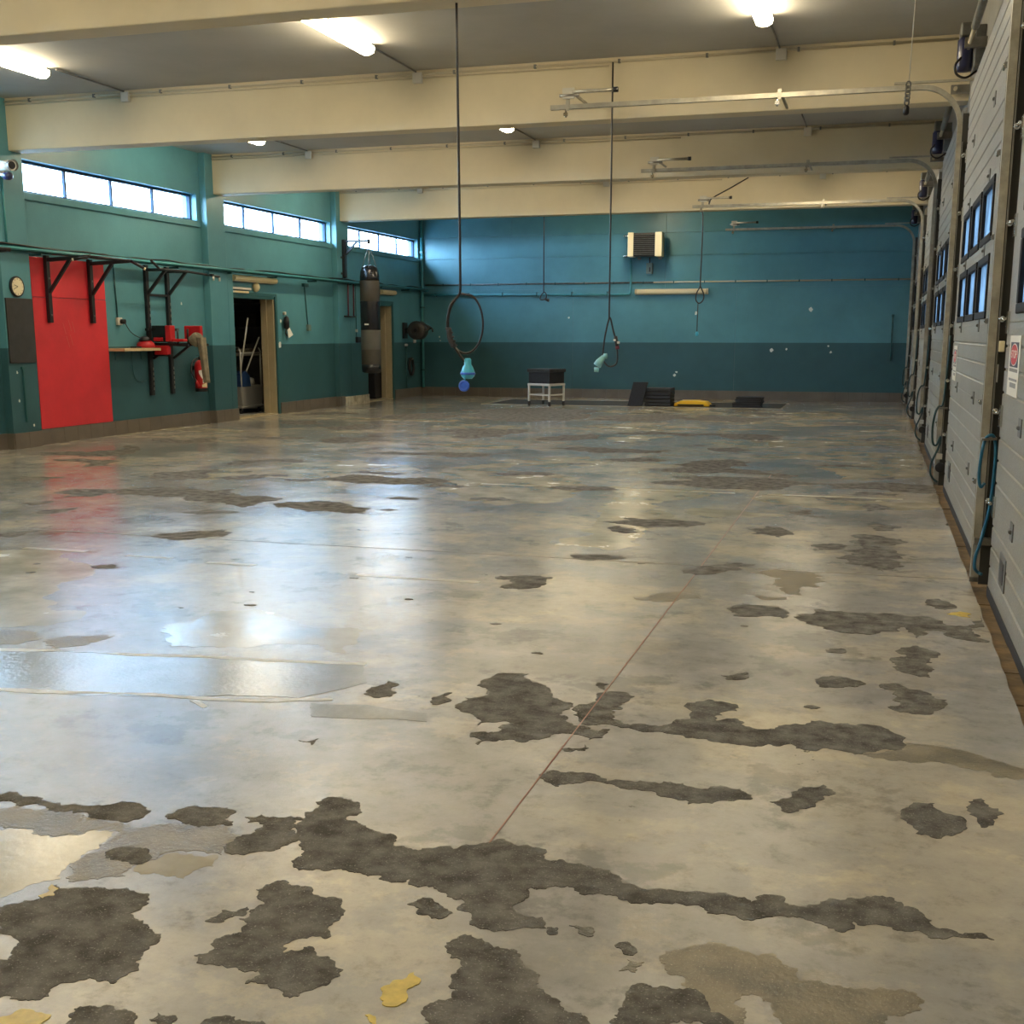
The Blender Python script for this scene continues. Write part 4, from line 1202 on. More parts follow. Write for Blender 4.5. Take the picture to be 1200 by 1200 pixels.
MB().box(XL+0.13, 16.22, 1.16, XL+0.36, 16.32, 1.30).build('lower_pad', 'red_plastic', t, bevel=0.012)
MB().box(XL+0.09, 16.24, 1.14, XL+0.38, 16.34, 1.165).box(XL+0.09, 16.24, 1.14, XL+0.128, 16.34, 1.33).build('pad_frame', 'black', t)
MB().box(XL+0.24, 16.90, 1.37, XL+0.53, 16.98, 1.60).build('far_pad', 'red_plastic', t, bevel=0.012)
MB().box(XL+0.32, 16.87, 1.29, XL+0.46, 16.93, 1.375).build('pad_bracket', 'black', t)
MB().box(XL+0.40, 16.26, 1.355, XL+0.62, 16.38, 1.40).build('arm_pad', 'red_plastic', t, bevel=0.012)
for y in (16.30, 16.86):
    MB().bar((XL+0.06, y, 1.325), (XL+0.68, y, 1.305), 0.04, 0.04).build('dip_arm', 'black', t)
    MB().bar((XL+0.06, y, 1.10), (XL+0.36, y, 1.30), 0.035, 0.035).build('dip_brace', 'black', t)
    hx = XL+(0.50 if y < 16.5 else 0.33)
    MB().cyl((hx, y, 1.31), (hx, y, 1.55), 0.016, 8).build('handle', 'black', t)

# towel over the dip arm
o = MB()
tw = Vector((XL+0.49, 16.845, 1.385))
vs, fs = [], []
NU, NV = 18, 10
for i in range(NV+1):
    ph = PI*i/NV
    for j in range(NU):
        th = 2*PI*j/NU
        k = 1+0.16*math.sin(3*th+2*ph)+0.10*math.sin(7*th-3*ph)
        vs.append(tw+Vector((0.125*k*math.sin(ph)*math.cos(th), 0.052*k*math.sin(ph)*math.sin(th), 0.10*math.cos(ph)*(1+0.15*math.sin(2*th)))))
for i in range(NV):
    for j in range(NU):
        fs.append((i*NU+j, i*NU+(j+1) % NU, (i+1)*NU+(j+1) % NU, (i+1)*NU+j))
o.add(vs, fs, True)
vs, fs = [], []
NW, NH = 16, 12
for i in range(NH+1):
    u = i/NH
    for j in range(NW):
        th = 2*PI*j/NW
        w = (0.075-0.025*u)*(1+0.25*math.sin(3*th+2*u))
        vs.append(Vector((XL+0.59+0.06*u+w*math.cos(th), 16.80+0.02*u+0.032*(1+0.4*math.sin(4*th))*math.sin(th), 1.42-0.70*u)))
for i in range(NH):
    for j in range(NW):
        fs.append((i*NW+j, i*NW+(j+1) % NW, (i+1)*NW+(j+1) % NW, (i+1)*NW+j))
fs.append(tuple(NH*NW+j for j in range(NW)))
o.add(vs, fs, True)
tag(o.build('towel', 'cloth'), 'crumpled khaki towel hanging over the power tower dip arm', 'towel')

# shelf, radio-like red device, socket and cord
t = thing('wall_shelf', (XL, 15.82, 1.23), 'pale plywood shelf between red board and power tower', 'shelf')
MB().box(XL+0.001, 15.25, 1.225, XL+0.27, 15.72, 1.265).build('plank', 'wood', t, bevel=0.003)
MB().box(XL+0.001, 15.725, 1.225, XL+0.27, 16.18, 1.265).build('plank', 'wood', t, bevel=0.003)
for y in (15.4, 16.05):
    MB().box(XL+0.001, y-0.012, 1.10, XL+0.012, y+0.012, 1.225).box(XL+0.001, y-0.012, 1.213, XL+0.18, y+0.012, 1.2248).build('bracket', 'slate', t)
t = thing('cordless_tool', (XL+0.14, 15.98, 1.266), 'red device with black top lying on the plywood shelf', 'tool')
MB().lathe([(0.13, 0.0), (0.14, 0.02), (0.125, 0.07), (0.09, 0.10)], (XL+0.14, 15.98, 1.268), 'Z', 18).build('body', 'red_plastic', t)
MB().lathe([(0.085, 0.0), (0.088, 0.02), (0.06, 0.06), (0.02, 0.075)], (XL+0.14, 15.96, 1.368), 'Z', 16).build('top', 'black', t)
MB().box(XL+0.06, 15.70, 1.268, XL+0.16, 15.86, 1.29).build('base', 'black', t, bevel=0.005)
t = thing('wall_socket', (XL, 15.51, 1.62), 'grey wall socket with black plug above the shelf', 'socket')
MB().box(XL+0.001, 15.46, 1.60, XL+0.045, 15.57, 1.71).build('plate', 'jbox', t, bevel=0.006)
MB().cyl((XL+0.045, 15.53, 1.655), (XL+0.11, 15.54, 1.65), 0.035, 12).build('plug', 'black', t)
MB().cyl((XL+0.012, 15.50, 1.71), (XL+0.012, 15.47, 2.45), 0.010, 8).build('conduit', 'slate', t)
MB().tube(smooth_path([(XL+0.10, 15.54, 1.64), (XL+0.10, 15.68, 1.50), (XL+0.12, 15.86, 1.42), (XL+0.13, 15.90, 1.42)], 6), 0.006, 6).build('cord', 'cable', t)
tag(MB().tube(smooth_path([(XL+0.02, 15.80, 1.22), (XL+0.02, 15.79, 0.98), (XL+0.02, 15.84, 0.82), (XL+0.02, 15.98, 0.76), (XL+0.02, 16.12, 0.77)], 6), 0.007, 6).build('extension_lead', 'slate'), 'dark lead curving down the wall below the plywood shelf', 'lead')

# extinguisher
t = thing('fire_extinguisher', (XL+0.14, 17.5, 0.55), 'red fire extinguisher with white label hung on teal wall', 'extinguisher')
ex, ey = XL+0.14, 17.5
MB().lathe([(0.085, 0.0), (0.098, 0.01), (0.098, 0.42), (0.085, 0.47), (0.05, 0.50), (0.03, 0.51)], (ex, ey, 0.55), 'Z', 22).build('cylinder', 'red_plastic', t)
MB().lathe([(0.099, 0.0), (0.100, 0.005), (0.100, 0.05), (0.099, 0.055)], (ex, ey, 0.548), 'Z', 22).build('foot_ring', 'black', t)
MB().lathe([(0.03, 0.0), (0.032, 0.05), (0.02, 0.06)], (ex, ey, 1.055), 'Z', 12).build('valve', 'black', t)
MB().bar((ex-0.06, ey, 1.13), (ex+0.08, ey, 1.11), 0.03, 0.015).bar((ex-0.05, ey, 1.09), (ex+0.08, ey, 1.085), 0.03, 0.012).build('lever', 'chrome', t)
MB().tube(smooth_path([(ex-0.02, ey-0.03, 1.09), (ex-0.06, ey-0.12, 1.04), (ex-0.06, ey-0.19, 0.90), (ex-0.02, ey-0.16, 0.76), (ex+0.01, ey-0.12, 0.68)], 6), 0.014, 8).build('hose', 'black', t)
MB().tube([(ex-0.01, ey-0.14, 0.74), (ex+0.02, ey-0.11, 0.63)], [0.018, 0.026], 10).build('nozzle', 'red_plastic', t)
def wrap(mb, r, a0, a1, f0, f1, z0, n=10):
    vs = []
    for i in range(n+1):
        a = a0+(a1-a0)*i/n
        u = i/n
        for z in (z0+f0(u), z0+f1(u)):
            vs.append((ex+r*math.cos(a), ey+r*math.sin(a), z))
    mb.add(vs, [(2*i, 2*i+2, 2*i+3, 2*i+1) for i in range(n)], True)
    return mb
lbl = wrap(MB(), 0.1, -1.35, -0.1, lambda u: 0.30-0.10*u-0.05*math.sin(PI*u), lambda u: 0.34+0.02*u, 0.55)
wrap(lbl, 0.1, -0.75, 0.0, lambda u: 0.13+0.03*u, lambda u: 0.26-0.06*u, 0.55)
lbl.build('label_print', 'paper', t)
wrap(MB(), 0.1005, -0.9, 0.05, lambda u: 0.07, lambda u: 0.11+0.04*u, 0.55).build('label_print', 'lamp_off', t)
MB().box(XL+0.002, ey-0.03, 0.9, ex-0.09, ey+0.03, 0.96).build('bracket', 'black', t)

# door closer and round lamp over the store doorway
t = thing('door_closer', (XL, 19.2, 2.24), 'pale door closer arm over the store doorway', 'door closer')
MB().box(XL+0.021, 18.74, 2.235, XL+0.075, 19.42, 2.275).build('arm', 'jbox', t, bevel=0.004)
MB().box(XL+0.021, 18.78, 2.18, XL+0.06, 19.36, 2.215).build('body', 'lamp_off', t, bevel=0.004)
tag(MB().lathe([(0.085, 0.0), (0.085, 0.03), (0.07, 0.06), (0.035, 0.085), (0.008, 0.09)], (XL+0.001, 19.68, 2.30), 'X', 20).build('bell', 'lamp_off'), 'round cream bell above the store doorway', 'bell')

# hanging glove and paper right of the doorway
t = thing('hanging_tool', (XL+0.04, 20.74, 1.45), 'black hand tool hanging with white paper beside the store doorway', 'tool')
MB().cyl((XL, 20.74, 1.86), (XL+0.05, 20.74, 1.86), 0.03, 12).build('hook', 'jbox', t)
MB().lathe([(0.02, 0.0), (0.05, 0.03), (0.055, 0.14), (0.045, 0.22), (0.02, 0.25)], (XL+0.07, 20.72, 1.56), 'Z', 14).build('body', 'black', t)
MB().tube(smooth_path([(XL+0.07, 20.72, 1.58), (XL+0.06, 20.69, 1.50), (XL+0.06, 20.74, 1.44)], 5), 0.014, 8).build('tail', 'black', t)
MB().add([(XL+0.03, 20.78, 1.76), (XL+0.05, 20.86, 1.60), (XL+0.07, 20.97, 1.46), (XL+0.06, 20.80, 1.40), (XL+0.034, 20.78, 1.764), (XL+0.054, 20.86, 1.604), (XL+0.074, 20.97, 1.464), (XL+0.064, 20.80, 1.404)], [(0, 1, 2, 3), (7, 6, 5, 4), (0, 4, 5, 1), (1, 5, 6, 2), (2, 6, 7, 3), (3, 7, 4, 0)]).build('paper', 'paper', t)
t = thing('wall_socket', (XL, 21.75, 1.55), 'small grey socket below a vertical conduit between the doorways', 'socket')
MB().box(XL+0.001, 21.68, 1.54, XL+0.05, 21.80, 1.66).build('plate', 'switch', t, bevel=0.005)
MB().cyl((XL+0.015, 21.72, 1.66), (XL+0.015, 21.62, 2.44), 0.012, 8).build('conduit', 'slate', t)
MB().box(XL+0.001, 21.54, 2.38, XL+0.06, 21.72, 2.44).build('joint_box', 'slate', t)

# boxing gear on the far pillar
t = thing('bag_bracket', (XL+0.12, 23.22, 2.6), 'black steel bracket arm on the pillar holding the punching bag', 'bracket')
bx = XL+0.12
MB().box(bx+0.001, 23.17, 2.62, bx+0.06, 23.28, 3.38).build('post', 'black', t, bevel=0.004)
MB().bar((bx+0.03, 23.22, 3.345), (-10.0, 23.22, 3.345), 0.045, 0.045).build('arm', 'black', t)
MB().bar((bx+0.05, 23.22, 3.07), (bx+0.32, 23.22, 3.335), 0.04, 0.04).build('brace', 'black', t)
MB().cyl((-10.03, 23.22, 3.375), (-10.03, 23.22, 3.29), 0.035, 12).build('eye', 'black', t)
for z in (2.68, 3.0):
    MB().box(bx+0.001, 23.10, z, bx+0.012, 23.17, z+0.04).build('lug', 'black', t)
t = thing('punching_bag', (-10.03, 23.22, 0.68), 'tall black and taupe banded punching bag hanging on chains', 'punching bag')
bc = (-10.03, 23.22, 0.0)
R_ = 0.20
MB().lathe([(0.03, 2.86), (0.10, 2.85), (0.155, 2.81), (0.185, 2.74), (R_, 2.62), (R_, 2.55)], bc, 'Z', 28).build('top_cap', 'black_vinyl', t)
for za, zb, mt, nm in ((2.14, 2.55, 'taupe', 'band'), (1.56, 2.14, 'black_vinyl', 'band'), (1.17, 1.56, 'grey_vinyl', 'band'), (0.86, 1.17, 'taupe', 'band')):
    MB().lathe([(R_+0.002, za), (R_+0.004, za+0.01), (R_+0.004, zb-0.01), (R_+0.002, zb)], bc, 'Z', 28).build(nm, mt, t)
MB().lathe([(0.03, 0.68), (0.14, 0.685), (0.19, 0.71), (R_, 0.78), (R_, 0.87)], bc, 'Z', 28).build('bottom_cap', 'black_vinyl', t)
for a in (0.3, 1.9, 3.5, 5.0):
    pts = [(bc[0]+0.02*math.cos(a), bc[1]+0.02*math.sin(a), 3.20), (bc[0]+0.155*math.cos(a), bc[1]+0.155*math.sin(a), 2.80)]
    MB().tube(pts, 0.007, 6).build('chain', 'galv', t)
MB().tube([(bc[0], bc[1], 3.30), (bc[0], bc[1], 3.19)], 0.016, 8).build('swivel', 'chrome', t)
MB().box(bc[0]-0.045, bc[1]-R_-0.012, 1.66, bc[0]+0.045, bc[1]-R_+0.01, 1.69).build('label_patch', 'paper', t)
t = thing('hanging_strap', (XL+0.175, 23.4, 1.83), 'maroon strap loop hanging from the tray beside the punching bag', 'strap')
MB().tube([(XL+0.175, 23.31, 2.51), (XL+0.175, 23.29, 1.84)], 0.016, 8).build('strap', 'dark_red', t)
MB().tube([(XL+0.175, 23.58, 2.51), (XL+0.175, 23.56, 1.84)], 0.016, 8).build('strap', 'dark_red', t)
MB().tube([(XL+0.175, 23.10, 1.84), (XL+0.175, 23.67, 1.835)], 0.016, 8).build('handle', 'black', t)
t = thing('switch_box', (XL+0.12, 23.82, 1.30), 'small black switch box on the casing beside the punching bag', 'switch')
MB().box(XL+0.1195, 23.74, 1.30, XL+0.18, 23.91, 1.42).build('box', 'black', t, bevel=0.006)
MB().cyl((XL+0.13, 23.78, 1.41), (XL+0.13, 23.77, 2.506), 0.010, 8).build('conduit', 'slate', t)
MB().box(XL+0.1195, 23.75, 1.52, XL+0.15, 23.81, 1.58).build('plate', 'jbox', t)

# hose reel and coil near the corner
t = thing('hose_reel', (XL, 27.1, 1.35), 'dark grey hose reel on the wall near the corner', 'hose reel')
MB().box(XL+0.001, 26.70, 1.38, XL+0.05, 26.92, 1.75).build('wall_plate', 'black', t, bevel=0.006)
MB().box(XL+0.04, 26.76, 1.50, XL+0.30, 26.86, 1.62).build('arm', 'black', t)
MB().lathe([(0.10, -0.16), (0.20, -0.15), (0.215, -0.13), (0.215, 0.13), (0.20, 0.15), (0.05, 0.16)], (XL+0.36, 26.80, 1.57), 'Y', 26).build('drum', 'reel', t)
MB().lathe([(0.045, 0.0), (0.05, 0.02), (0.02, 0.03)], (XL+0.36, 26.62, 1.57), 'Y', 16).build('hub', 'black', t)
MB().prism([(XL+0.42, 1.76), (XL+0.66, 1.66), (XL+0.66, 1.60), (XL+0.50, 1.50)], 'Y', 26.72, 26.88).build('outlet', 'reel', t)
MB().tube(smooth_path([(XL+0.65, 26.8, 1.63), (XL+0.71, 26.8, 1.61), (XL+0.73, 26.8, 1.53)], 5), 0.022, 8).build('hose_end', 'black', t)
MB().cyl((XL+0.30, 26.72, 1.36), (XL+0.30, 26.72, 1.28), 0.035, 10).build('stopper', 'jbox', t)
t = thing('coiled_hose', (XL, 27.0, 0.55), 'small black hose coil hanging under the hose reel', 'hose')
b = MB()
pts = []
for i in range(61):
    a = 2*PI*i/20
    pts.append((XL+0.06+0.012*(i/20), 27.05+0.13*math.cos(a), 0.72+0.20*math.sin(a)))
MB().tube(pts, 0.022, 8).build('coil', 'rubber', t)
MB().cyl((XL+0.002, 27.05, 0.90), (XL+0.13, 27.05, 0.90), 0.015, 8).build('hook', 'galv', t)
t = thing('wall_pipe', (XL, 26.92, 0.2), 'thin vertical water pipe with tap below the hose reel', 'pipe')
MB().cyl((XL+0.03, 26.86, 0.22), (XL+0.03, 26.86, 1.22), 0.012, 8).build('pipe', 'slate', t)
MB().lathe([(0.02, 0), (0.045, 0.01), (0.045, 0.05), (0.02, 0.06)], (XL+0.03, 26.86, 1.20), 'Z', 12).build('tap', 'jbox', t)
MB().cyl((XL+0.02, 27.2, 0.82), (XL+0.02, 27.75, 0.82), 0.009, 8).build('side_pipe', 'slate', t)

# camera on the near pillar
t = thing('security_camera', (XL+0.13, 13.05, 3.4), 'white cylindrical security camera on the pillar below the beam', 'camera')
MB().box(XL+0.121, 12.98, 3.43, XL+0.16, 13.10, 3.58).build('mount', 'jbox', t)
c0 = Vector((XL+0.14, 13.03, 3.52)); c1 = Vector((XL+0.42, 12.92, 3.505))
MB().cyl(c0, c1, 0.062, 18).build('housing', 'jbox', t)
MB().tube([c1, c1+(c1-c0)*0.12], [0.066, 0.07], 18, cap=False).build('hood', 'galv_dark', t)
MB().cyl(c1, c1+(c1-c0)*0.04, 0.045, 14).build('lens', 'black', t)
t = thing('motion_sensor', (XL+0.13, 13.0, 3.33), 'dark round sensor below the white security camera', 'sensor')
MB().lathe([(0.02, -0.05), (0.055, -0.035), (0.065, 0.0), (0.055, 0.035), (0.02, 0.05)], (XL+0.33, 12.95, 3.385), 'Z', 16).build('head', 'navy', t)
MB().bar((XL+0.121, 13.0, 3.42), (XL+0.29, 12.96, 3.40), 0.03, 0.03).build('arm', 'galv_dark', t)
MB().cyl((XL+0.135, 13.08, 2.56), (XL+0.135, 13.08, 3.44), 0.014, 8).build('conduit', 'teal_pipe', t)

# ------------------------------------------------------------------ store room contents
t = thing('cleaning_trolley', (-11.62, 20.6, 0), 'grey mop bucket trolley with blue press inside the store doorway', 'trolley')
tx0, tx1, ty0, ty1 = -11.90, -11.34, 20.12, 20.98
MB().prism([(ty0+0.05, 0.14), (ty1-0.05, 0.14), (ty1, 0.52), (ty0, 0.52)], 'X', tx0, tx1).build('bucket', 'grey_plastic', t, bevel=0.02)
MB().box(tx0-0.02, ty0-0.02, 0.10, tx1+0.02, ty1+0.02, 0.15).build('base', 'grey_plastic', t, bevel=0.02)
for x in (tx0+0.06, tx1-0.06):
    for y in (ty0+0.08, ty1-0.08):
        MB().cyl((x-0.02, y, 0.05), (x+0.02, y, 0.05), 0.05, 14).build('caster', 'rubber', t)
        MB().box(x-0.025, y-0.02, 0.06, x+0.025, y+0.02, 0.11).build('caster_fork', 'galv', t)
MB().prism([(ty0+0.0, 0.50), (ty0+0.38, 0.50), (ty0+0.34, 0.70), (ty0+0.20, 0.80), (ty0+0.02, 0.74)], 'X', tx0+0.05, tx1+0.01).build('mop_press', 'blue_press', t, bevel=0.015)
for y in (ty0+0.02, ty1-0.08):
    MB().tube([(tx1, y, 0.5), (tx1, y, 1.16), (tx1-0.03, y, 1.22)], 0.014, 8).tube([(tx0, y, 0.5), (tx0, y, 1.2)], 0.014, 8).build('frame_post', 'steel_white', t)
MB().tube([(tx1, ty0+0.02, 1.13), (tx1, ty1+0.1, 1.13)], 0.014, 8).tube([(tx0, ty0+0.02, 1.22), (tx0, ty1+0.1, 1.22)], 0.014, 8).build('frame_rail', 'steel_white', t)
MB().box(tx0, ty0+0.05, 1.08, tx1, ty1+0.08, 1.12).build('tray', 'grey_plastic', t, bevel=0.01)
MB().lathe([(0.16, 0.0), (0.19, 0.04), (0.17, 0.12), (0.05, 0.16)], (-11.6, 20.75, 0.52), 'Z', 18).build('second_bucket', 'jbox', t)
tag(MB().tube([(-11.42, 20.24, 0.70), (-11.10, 20.05, 1.77)], 0.015, 8).lathe([(0.03, 0), (0.05, 0.02), (0.045, 0.10), (0.02, 0.14)], (-11.43, 20.25, 0.60), 'Z', 10).build('mop', 'mop_pole'), 'longer pale mop handle leaning in the blue press', 'mop')
tag(MB().tube([(-11.40, 20.39, 0.72), (-11.20, 20.63, 1.42)], 0.015, 8).lathe([(0.03, 0), (0.05, 0.02), (0.045, 0.10), (0.02, 0.14)], (-11.41, 20.40, 0.60), 'Z', 10).build('mop', 'mop_pole'), 'shorter mop handle leaning far over beside the trolley', 'mop')
for i, (y, s) in enumerate(((20.55, 0.9), (20.75, 0.8), (20.92, 0.7))):
    tag(MB().lathe([(0.03*s, 0.0), (0.09*s, 0.02), (0.10*s, 0.05), (0.06*s, 0.08), (0.01, 0.09)], (-11.55, y, 1.121), 'Z', 14).build('folded_cloth', 'cloth'), ['largest', 'middle sized', 'smallest'][i]+' rolled pale cleaning cloth on the trolley tray', 'cloth', 'cloths on the trolley')
tag(MB().box(-11.30, 21.05, 0.0, -11.05, 21.5, 0.58).box(-11.28, 21.07, 0.58, -11.07, 21.48, 0.60).build('storage_box', 'jamb', None, bevel=0.006), 'plain cream box just inside the store doorway', 'box')
t = thing('storage_shelf', (-12.6, 22.2, 0), 'dark steel shelf with boxes in the store room', 'shelf')
for x in (-13.2, -11.6):
    for y in (22.55, 23.05):
        MB().box(x-0.02, y-0.02, 0, x+0.02, y+0.02, 2.2).build('upright', 'galv_dark', t)
for z in (0.4, 1.0, 1.6, 2.1):
    MB().box(-13.24, 22.52, z, -11.56, 23.08, z+0.03).build('shelf_board', 'galv_dark', t)
for i, (x, z, w, h) in enumerate(((-12.9, 1.031, 0.4, 0.3), (-12.3, 1.031, 0.5, 0.25), (-12.6, 1.631, 0.6, 0.3), (-11.9, 1.631, 0.4, 0.22))):
    b = MB().box(x-w/2, 22.56, z, x+w/2, 23.0, z+h).box(x-w/2-0.006, 22.55, z+h-0.05, x+w/2+0.006, 23.01, z+h)
    tag(b.build('carton', 'grey_plastic' if i % 2 else 'taupe', None, bevel=0.005), ['taupe carton on the lower store room shelf', 'grey carton on the lower store room shelf', 'wide taupe carton on the upper store room shelf', 'grey carton on the upper store room shelf'][i], 'box', 'cartons on the store shelf')
t = thing('waste_bin', (-11.25, 25.95, 0), 'black waste bin standing in the doorway under the punching bag', 'bin')
MB().prism([(25.72, 0.02), (26.16, 0.02), (26.21, 0.62), (25.67, 0.62)], 'X', -11.45, -11.02).build('body', 'rubber', t, bevel=0.02)
MB().box(-11.48, 25.64, 0.62, -10.999, 26.24, 0.70).build('lid', 'black', t, bevel=0.02)
for y in (25.78, 26.10):
    MB().cyl((-11.50, y, 0.055), (-11.46, y, 0.055), 0.055, 12).build('wheel', 'rubber', t)

# ------------------------------------------------------------------ hanging cables
def hang(name, base, label, cable_pts, r, group='hanging power cables'):
    t = thing(name, base, label, 'cable', group)
    MB().tube(smooth_path(cable_pts, 6), r, 8).build('cable', 'cable', t)
    return t
x, y = -2.94, 8.46
t = hang('hanging_cable', (x, y, 1.1), 'long black hanging cable with big loop and turquoise plug', [(x-0.01, y, ZB-0.001), (x-0.005, y, 3.0), (x, y, 2.2), (x, y, 1.80), (x-0.02, y, 1.73), (x-0.075, y-0.01, 1.66), (x-0.10, y-0.01, 1.53), (x-0.085, y, 1.42), (x-0.02, y, 1.33), (x+0.03, y, 1.26)], 0.0095)
ov = [(x+0.0, y+0.02, 1.75)]
for i in range(1, 15):
    a = PI/2-2*PI*i/15*0.98
    ov.append((x+0.035+0.135*math.cos(a), y+0.012, 1.535+0.215*math.sin(a)))
MB().tube(smooth_path(ov, 4), 0.008, 8).build('loop', 'cable', t)
MB().tube(smooth_path([(x-0.085, y-0.015, 1.50), (x-0.075, y-0.02, 1.43), (x-0.045, y-0.02, 1.37)], 4), [0.02]*9, 10).build('tape_wrap', 'rubber', t)
for i in range(5):
    c = Vector((x-0.09+0.011*i, y-0.012, 1.50-0.03*i))
    MB().lathe([(0.015, -0.008), (0.024, -0.004), (0.024, 0.004), (0.015, 0.008)], c, 'Z', 10).build('tie', 'black', t)
pl = MB().lathe([(0.018, 0.13), (0.026, 0.12), (0.026, 0.085), (0.036, 0.07), (0.052, 0.03), (0.050, 0.0), (0.03, -0.02)], (x+0.055, y, 1.155), 'Z', 18).build('plug', 'blue_plug', t)
MB().lathe([(0.053, 0.0), (0.056, 0.004), (0.056, 0.014), (0.053, 0.018)], (x+0.055, y, 1.165), 'Z', 18).build('collar', 'blue_ring', pl)
rg = [(x+0.035+0.032*math.cos(2*PI*i/16), y-0.03, 1.085+0.032*math.sin(2*PI*i/16)) for i in range(16)]
MB().tube(rg, 0.011, 8, closed=True).build('cap_ring', 'blue_ring', t)
MB().lathe([(0.022, 0.0), (0.022, 0.012)], (x+0.035, y-0.036, 1.085), 'Y', 14).build('cap', 'blue_ring', t)
MB().tube([(x+0.04, y-0.02, 1.14), (x+0.036, y-0.03, 1.12)], 0.006, 6).build('cap_cord', 'blue_plug', t)

x, y = -2.85, 13.2
t = hang('hanging_cable', (x, y, 1.1), 'black hanging cable with narrow loop and pale turquoise plug', [(x, y, ZC-0.06), (x, y, 3.0), (x, y, 1.75), (x, y, 1.64), (x-0.02, y, 1.56), (x-0.05, y, 1.40), (x-0.065, y, 1.22), (x-0.055, y, 1.17), (x+0.0, y, 1.115), (x+0.06, y, 1.12), (x+0.095, y, 1.16), (x+0.10, y, 1.25), (x+0.085, y, 1.38), (x+0.05, y, 1.50), (x+0.02, y, 1.62), (x+0.003, y, 1.65)], 0.0095)
MB().tube([(x+0.075, y, 1.44), (x+0.098, y, 1.32)], 0.02, 10).build('connector', 'black', t)
MB().tube([(x+0.096, y, 1.335), (x+0.10, y, 1.30)], 0.022, 10).build('connector_ring', 'dark_red', t)
MB().cbox((x+0.07, y-0.015, 1.40), (0.025, 0.02, 0.02)).cbox((x+0.112, y-0.015, 1.375), (0.025, 0.02, 0.025)).build('cap', 'paper', t)
MB().tube([(x-0.05, y-0.01, 1.22), (x-0.10, y-0.01, 1.16), (x-0.125, y-0.01, 1.12)], [0.026, 0.042, 0.046], 14).build('plug', 'pale_plug', t)
MB().tube([(x-0.13, y-0.01, 1.10), (x-0.135, y-0.01, 1.05)], [0.03, 0.026], 12).build('plug_cap', 'pale_plug', t)
MB().lathe([(0.02, -0.03), (0.028, 0.0), (0.02, 0.03)], (x-0.035, y-0.01, 1.225), 'Z', 10).build('plug_ring', 'pale_plug', t)

x, y = -6.41, 23.5
t = hang('hanging_cable', (x, y, 2.2), 'thin short black cable with a small knotted end before the end wall', [(x, y, ZC), (x, y, 3.0), (x, y, 2.40), (x, y, 2.30), (x-0.05, y, 2.24), (x-0.07, y, 2.16), (x+0.0, y, 2.15), (x+0.06, y, 2.20), (x+0.04, y, 2.28), (x-0.01, y, 2.30)], 0.011)
MB().tube([(x+0.03, y, 2.16), (x+0.11, y, 2.13)], [0.022, 0.03], 10).build('plug', 'black', t)

x, y = -3.11, 22.05
t = hang('hanging_cable', (x, y, 1.4), 'black cable looped at mid height hanging from the door track end', [(x-0.02, y, 3.66), (x+0.02, y, 3.52), (x+0.02, y, 3.0), (x+0.01, y, 2.45), (x+0.01, y, 2.32), (x-0.05, y, 2.20), (x-0.06, y, 2.08), (x+0.0, y, 2.02), (x+0.07, y, 2.08), (x+0.075, y, 2.18), (x+0.02, y, 2.31)], 0.012)
MB().tube([(x-0.02, y, 2.03), (x-0.025, y, 1.75), (x-0.025, y, 1.52)], 0.009, 6).build('tail', 'cable', t)
MB().lathe([(0.02, -0.04), (0.035, 0.0), (0.02, 0.04)], (x-0.025, y, 1.48), 'Z', 10).build('plug', 'blue_plug', t)
tag(MB().tube(smooth_path([(-2.43, 23.115, 4.29), (-2.68, 22.58, 4.06), (-2.92, 22.06, 3.845), (-2.98, 22.075, 3.78), (-2.99, 22.07, 3.732)], 5), 0.012, 8).build('slack_cable', 'cable'), 'slack black cable from the beam to the looped cable track', 'cable')

t = thing('pull_chain', (0.1, 8.2, 2.8), 'thin cord with chain and black grip hanging near the garage doors', 'chain')
MB().tube([(0.115, 8.2, 3.73), (0.10, 8.2, 3.0)], 0.0035, 6).build('cord', 'jbox', t)
for i in range(5):
    c = (0.098-0.001*i, 8.2, 2.975-0.026*i)
    rg = [(c[0]+0.013*math.cos(2*PI*j/10), c[1]+(0.004 if i % 2 else -0.004)*math.sin(2*PI*j/10), c[2]+0.019*math.sin(2*PI*j/10)) for j in range(10)]
    MB().tube(rg, 0.006, 6, closed=True).build('link', 'galv_dark', t)
MB().lathe([(0.01, -0.03), (0.018, -0.02), (0.018, 0.02), (0.008, 0.03)], (0.093, 8.2, 2.825), 'Z', 12).build('grip', 'black', t)
MB().box(0.08, 8.18, 3.735, 0.15, 8.333, 3.765).build('anchor', 'galv_dark', t)

# ------------------------------------------------------------------ hoses on the track posts
HY = 7.29
t = thing('air_hose', (0.63, HY, 0.05), 'bright blue hose hung on the post by the STOP door', 'hose')
path = [(0.632, 0.62), (0.612, 0.60), (0.600, 0.66), (0.604, 0.78), (0.618, 0.865), (0.642, 0.895), (0.668, 0.875), (0.680, 0.78), (0.678, 0.62), (0.668, 0.48), (0.652, 0.37), (0.632, 0.27), (0.614, 0.19), (0.612, 0.13), (0.632, 0.10), (0.655, 0.09)]
MB().tube(smooth_path([(px, HY-0.012*(i % 2), pz) for i, (px, pz) in enumerate(path)], 5), 0.0095, 8).build('hose', 'hose_blue', t)
MB().bar((0.60, HY+0.015, 0.870), (0.68, HY+0.015, 0.875), 0.075, 0.014).build('hook', 'galv', t)
MB().box(0.60, HY-0.005, 0.26, 0.69, HY+0.052, 0.30).build('clamp', 'galv', t)
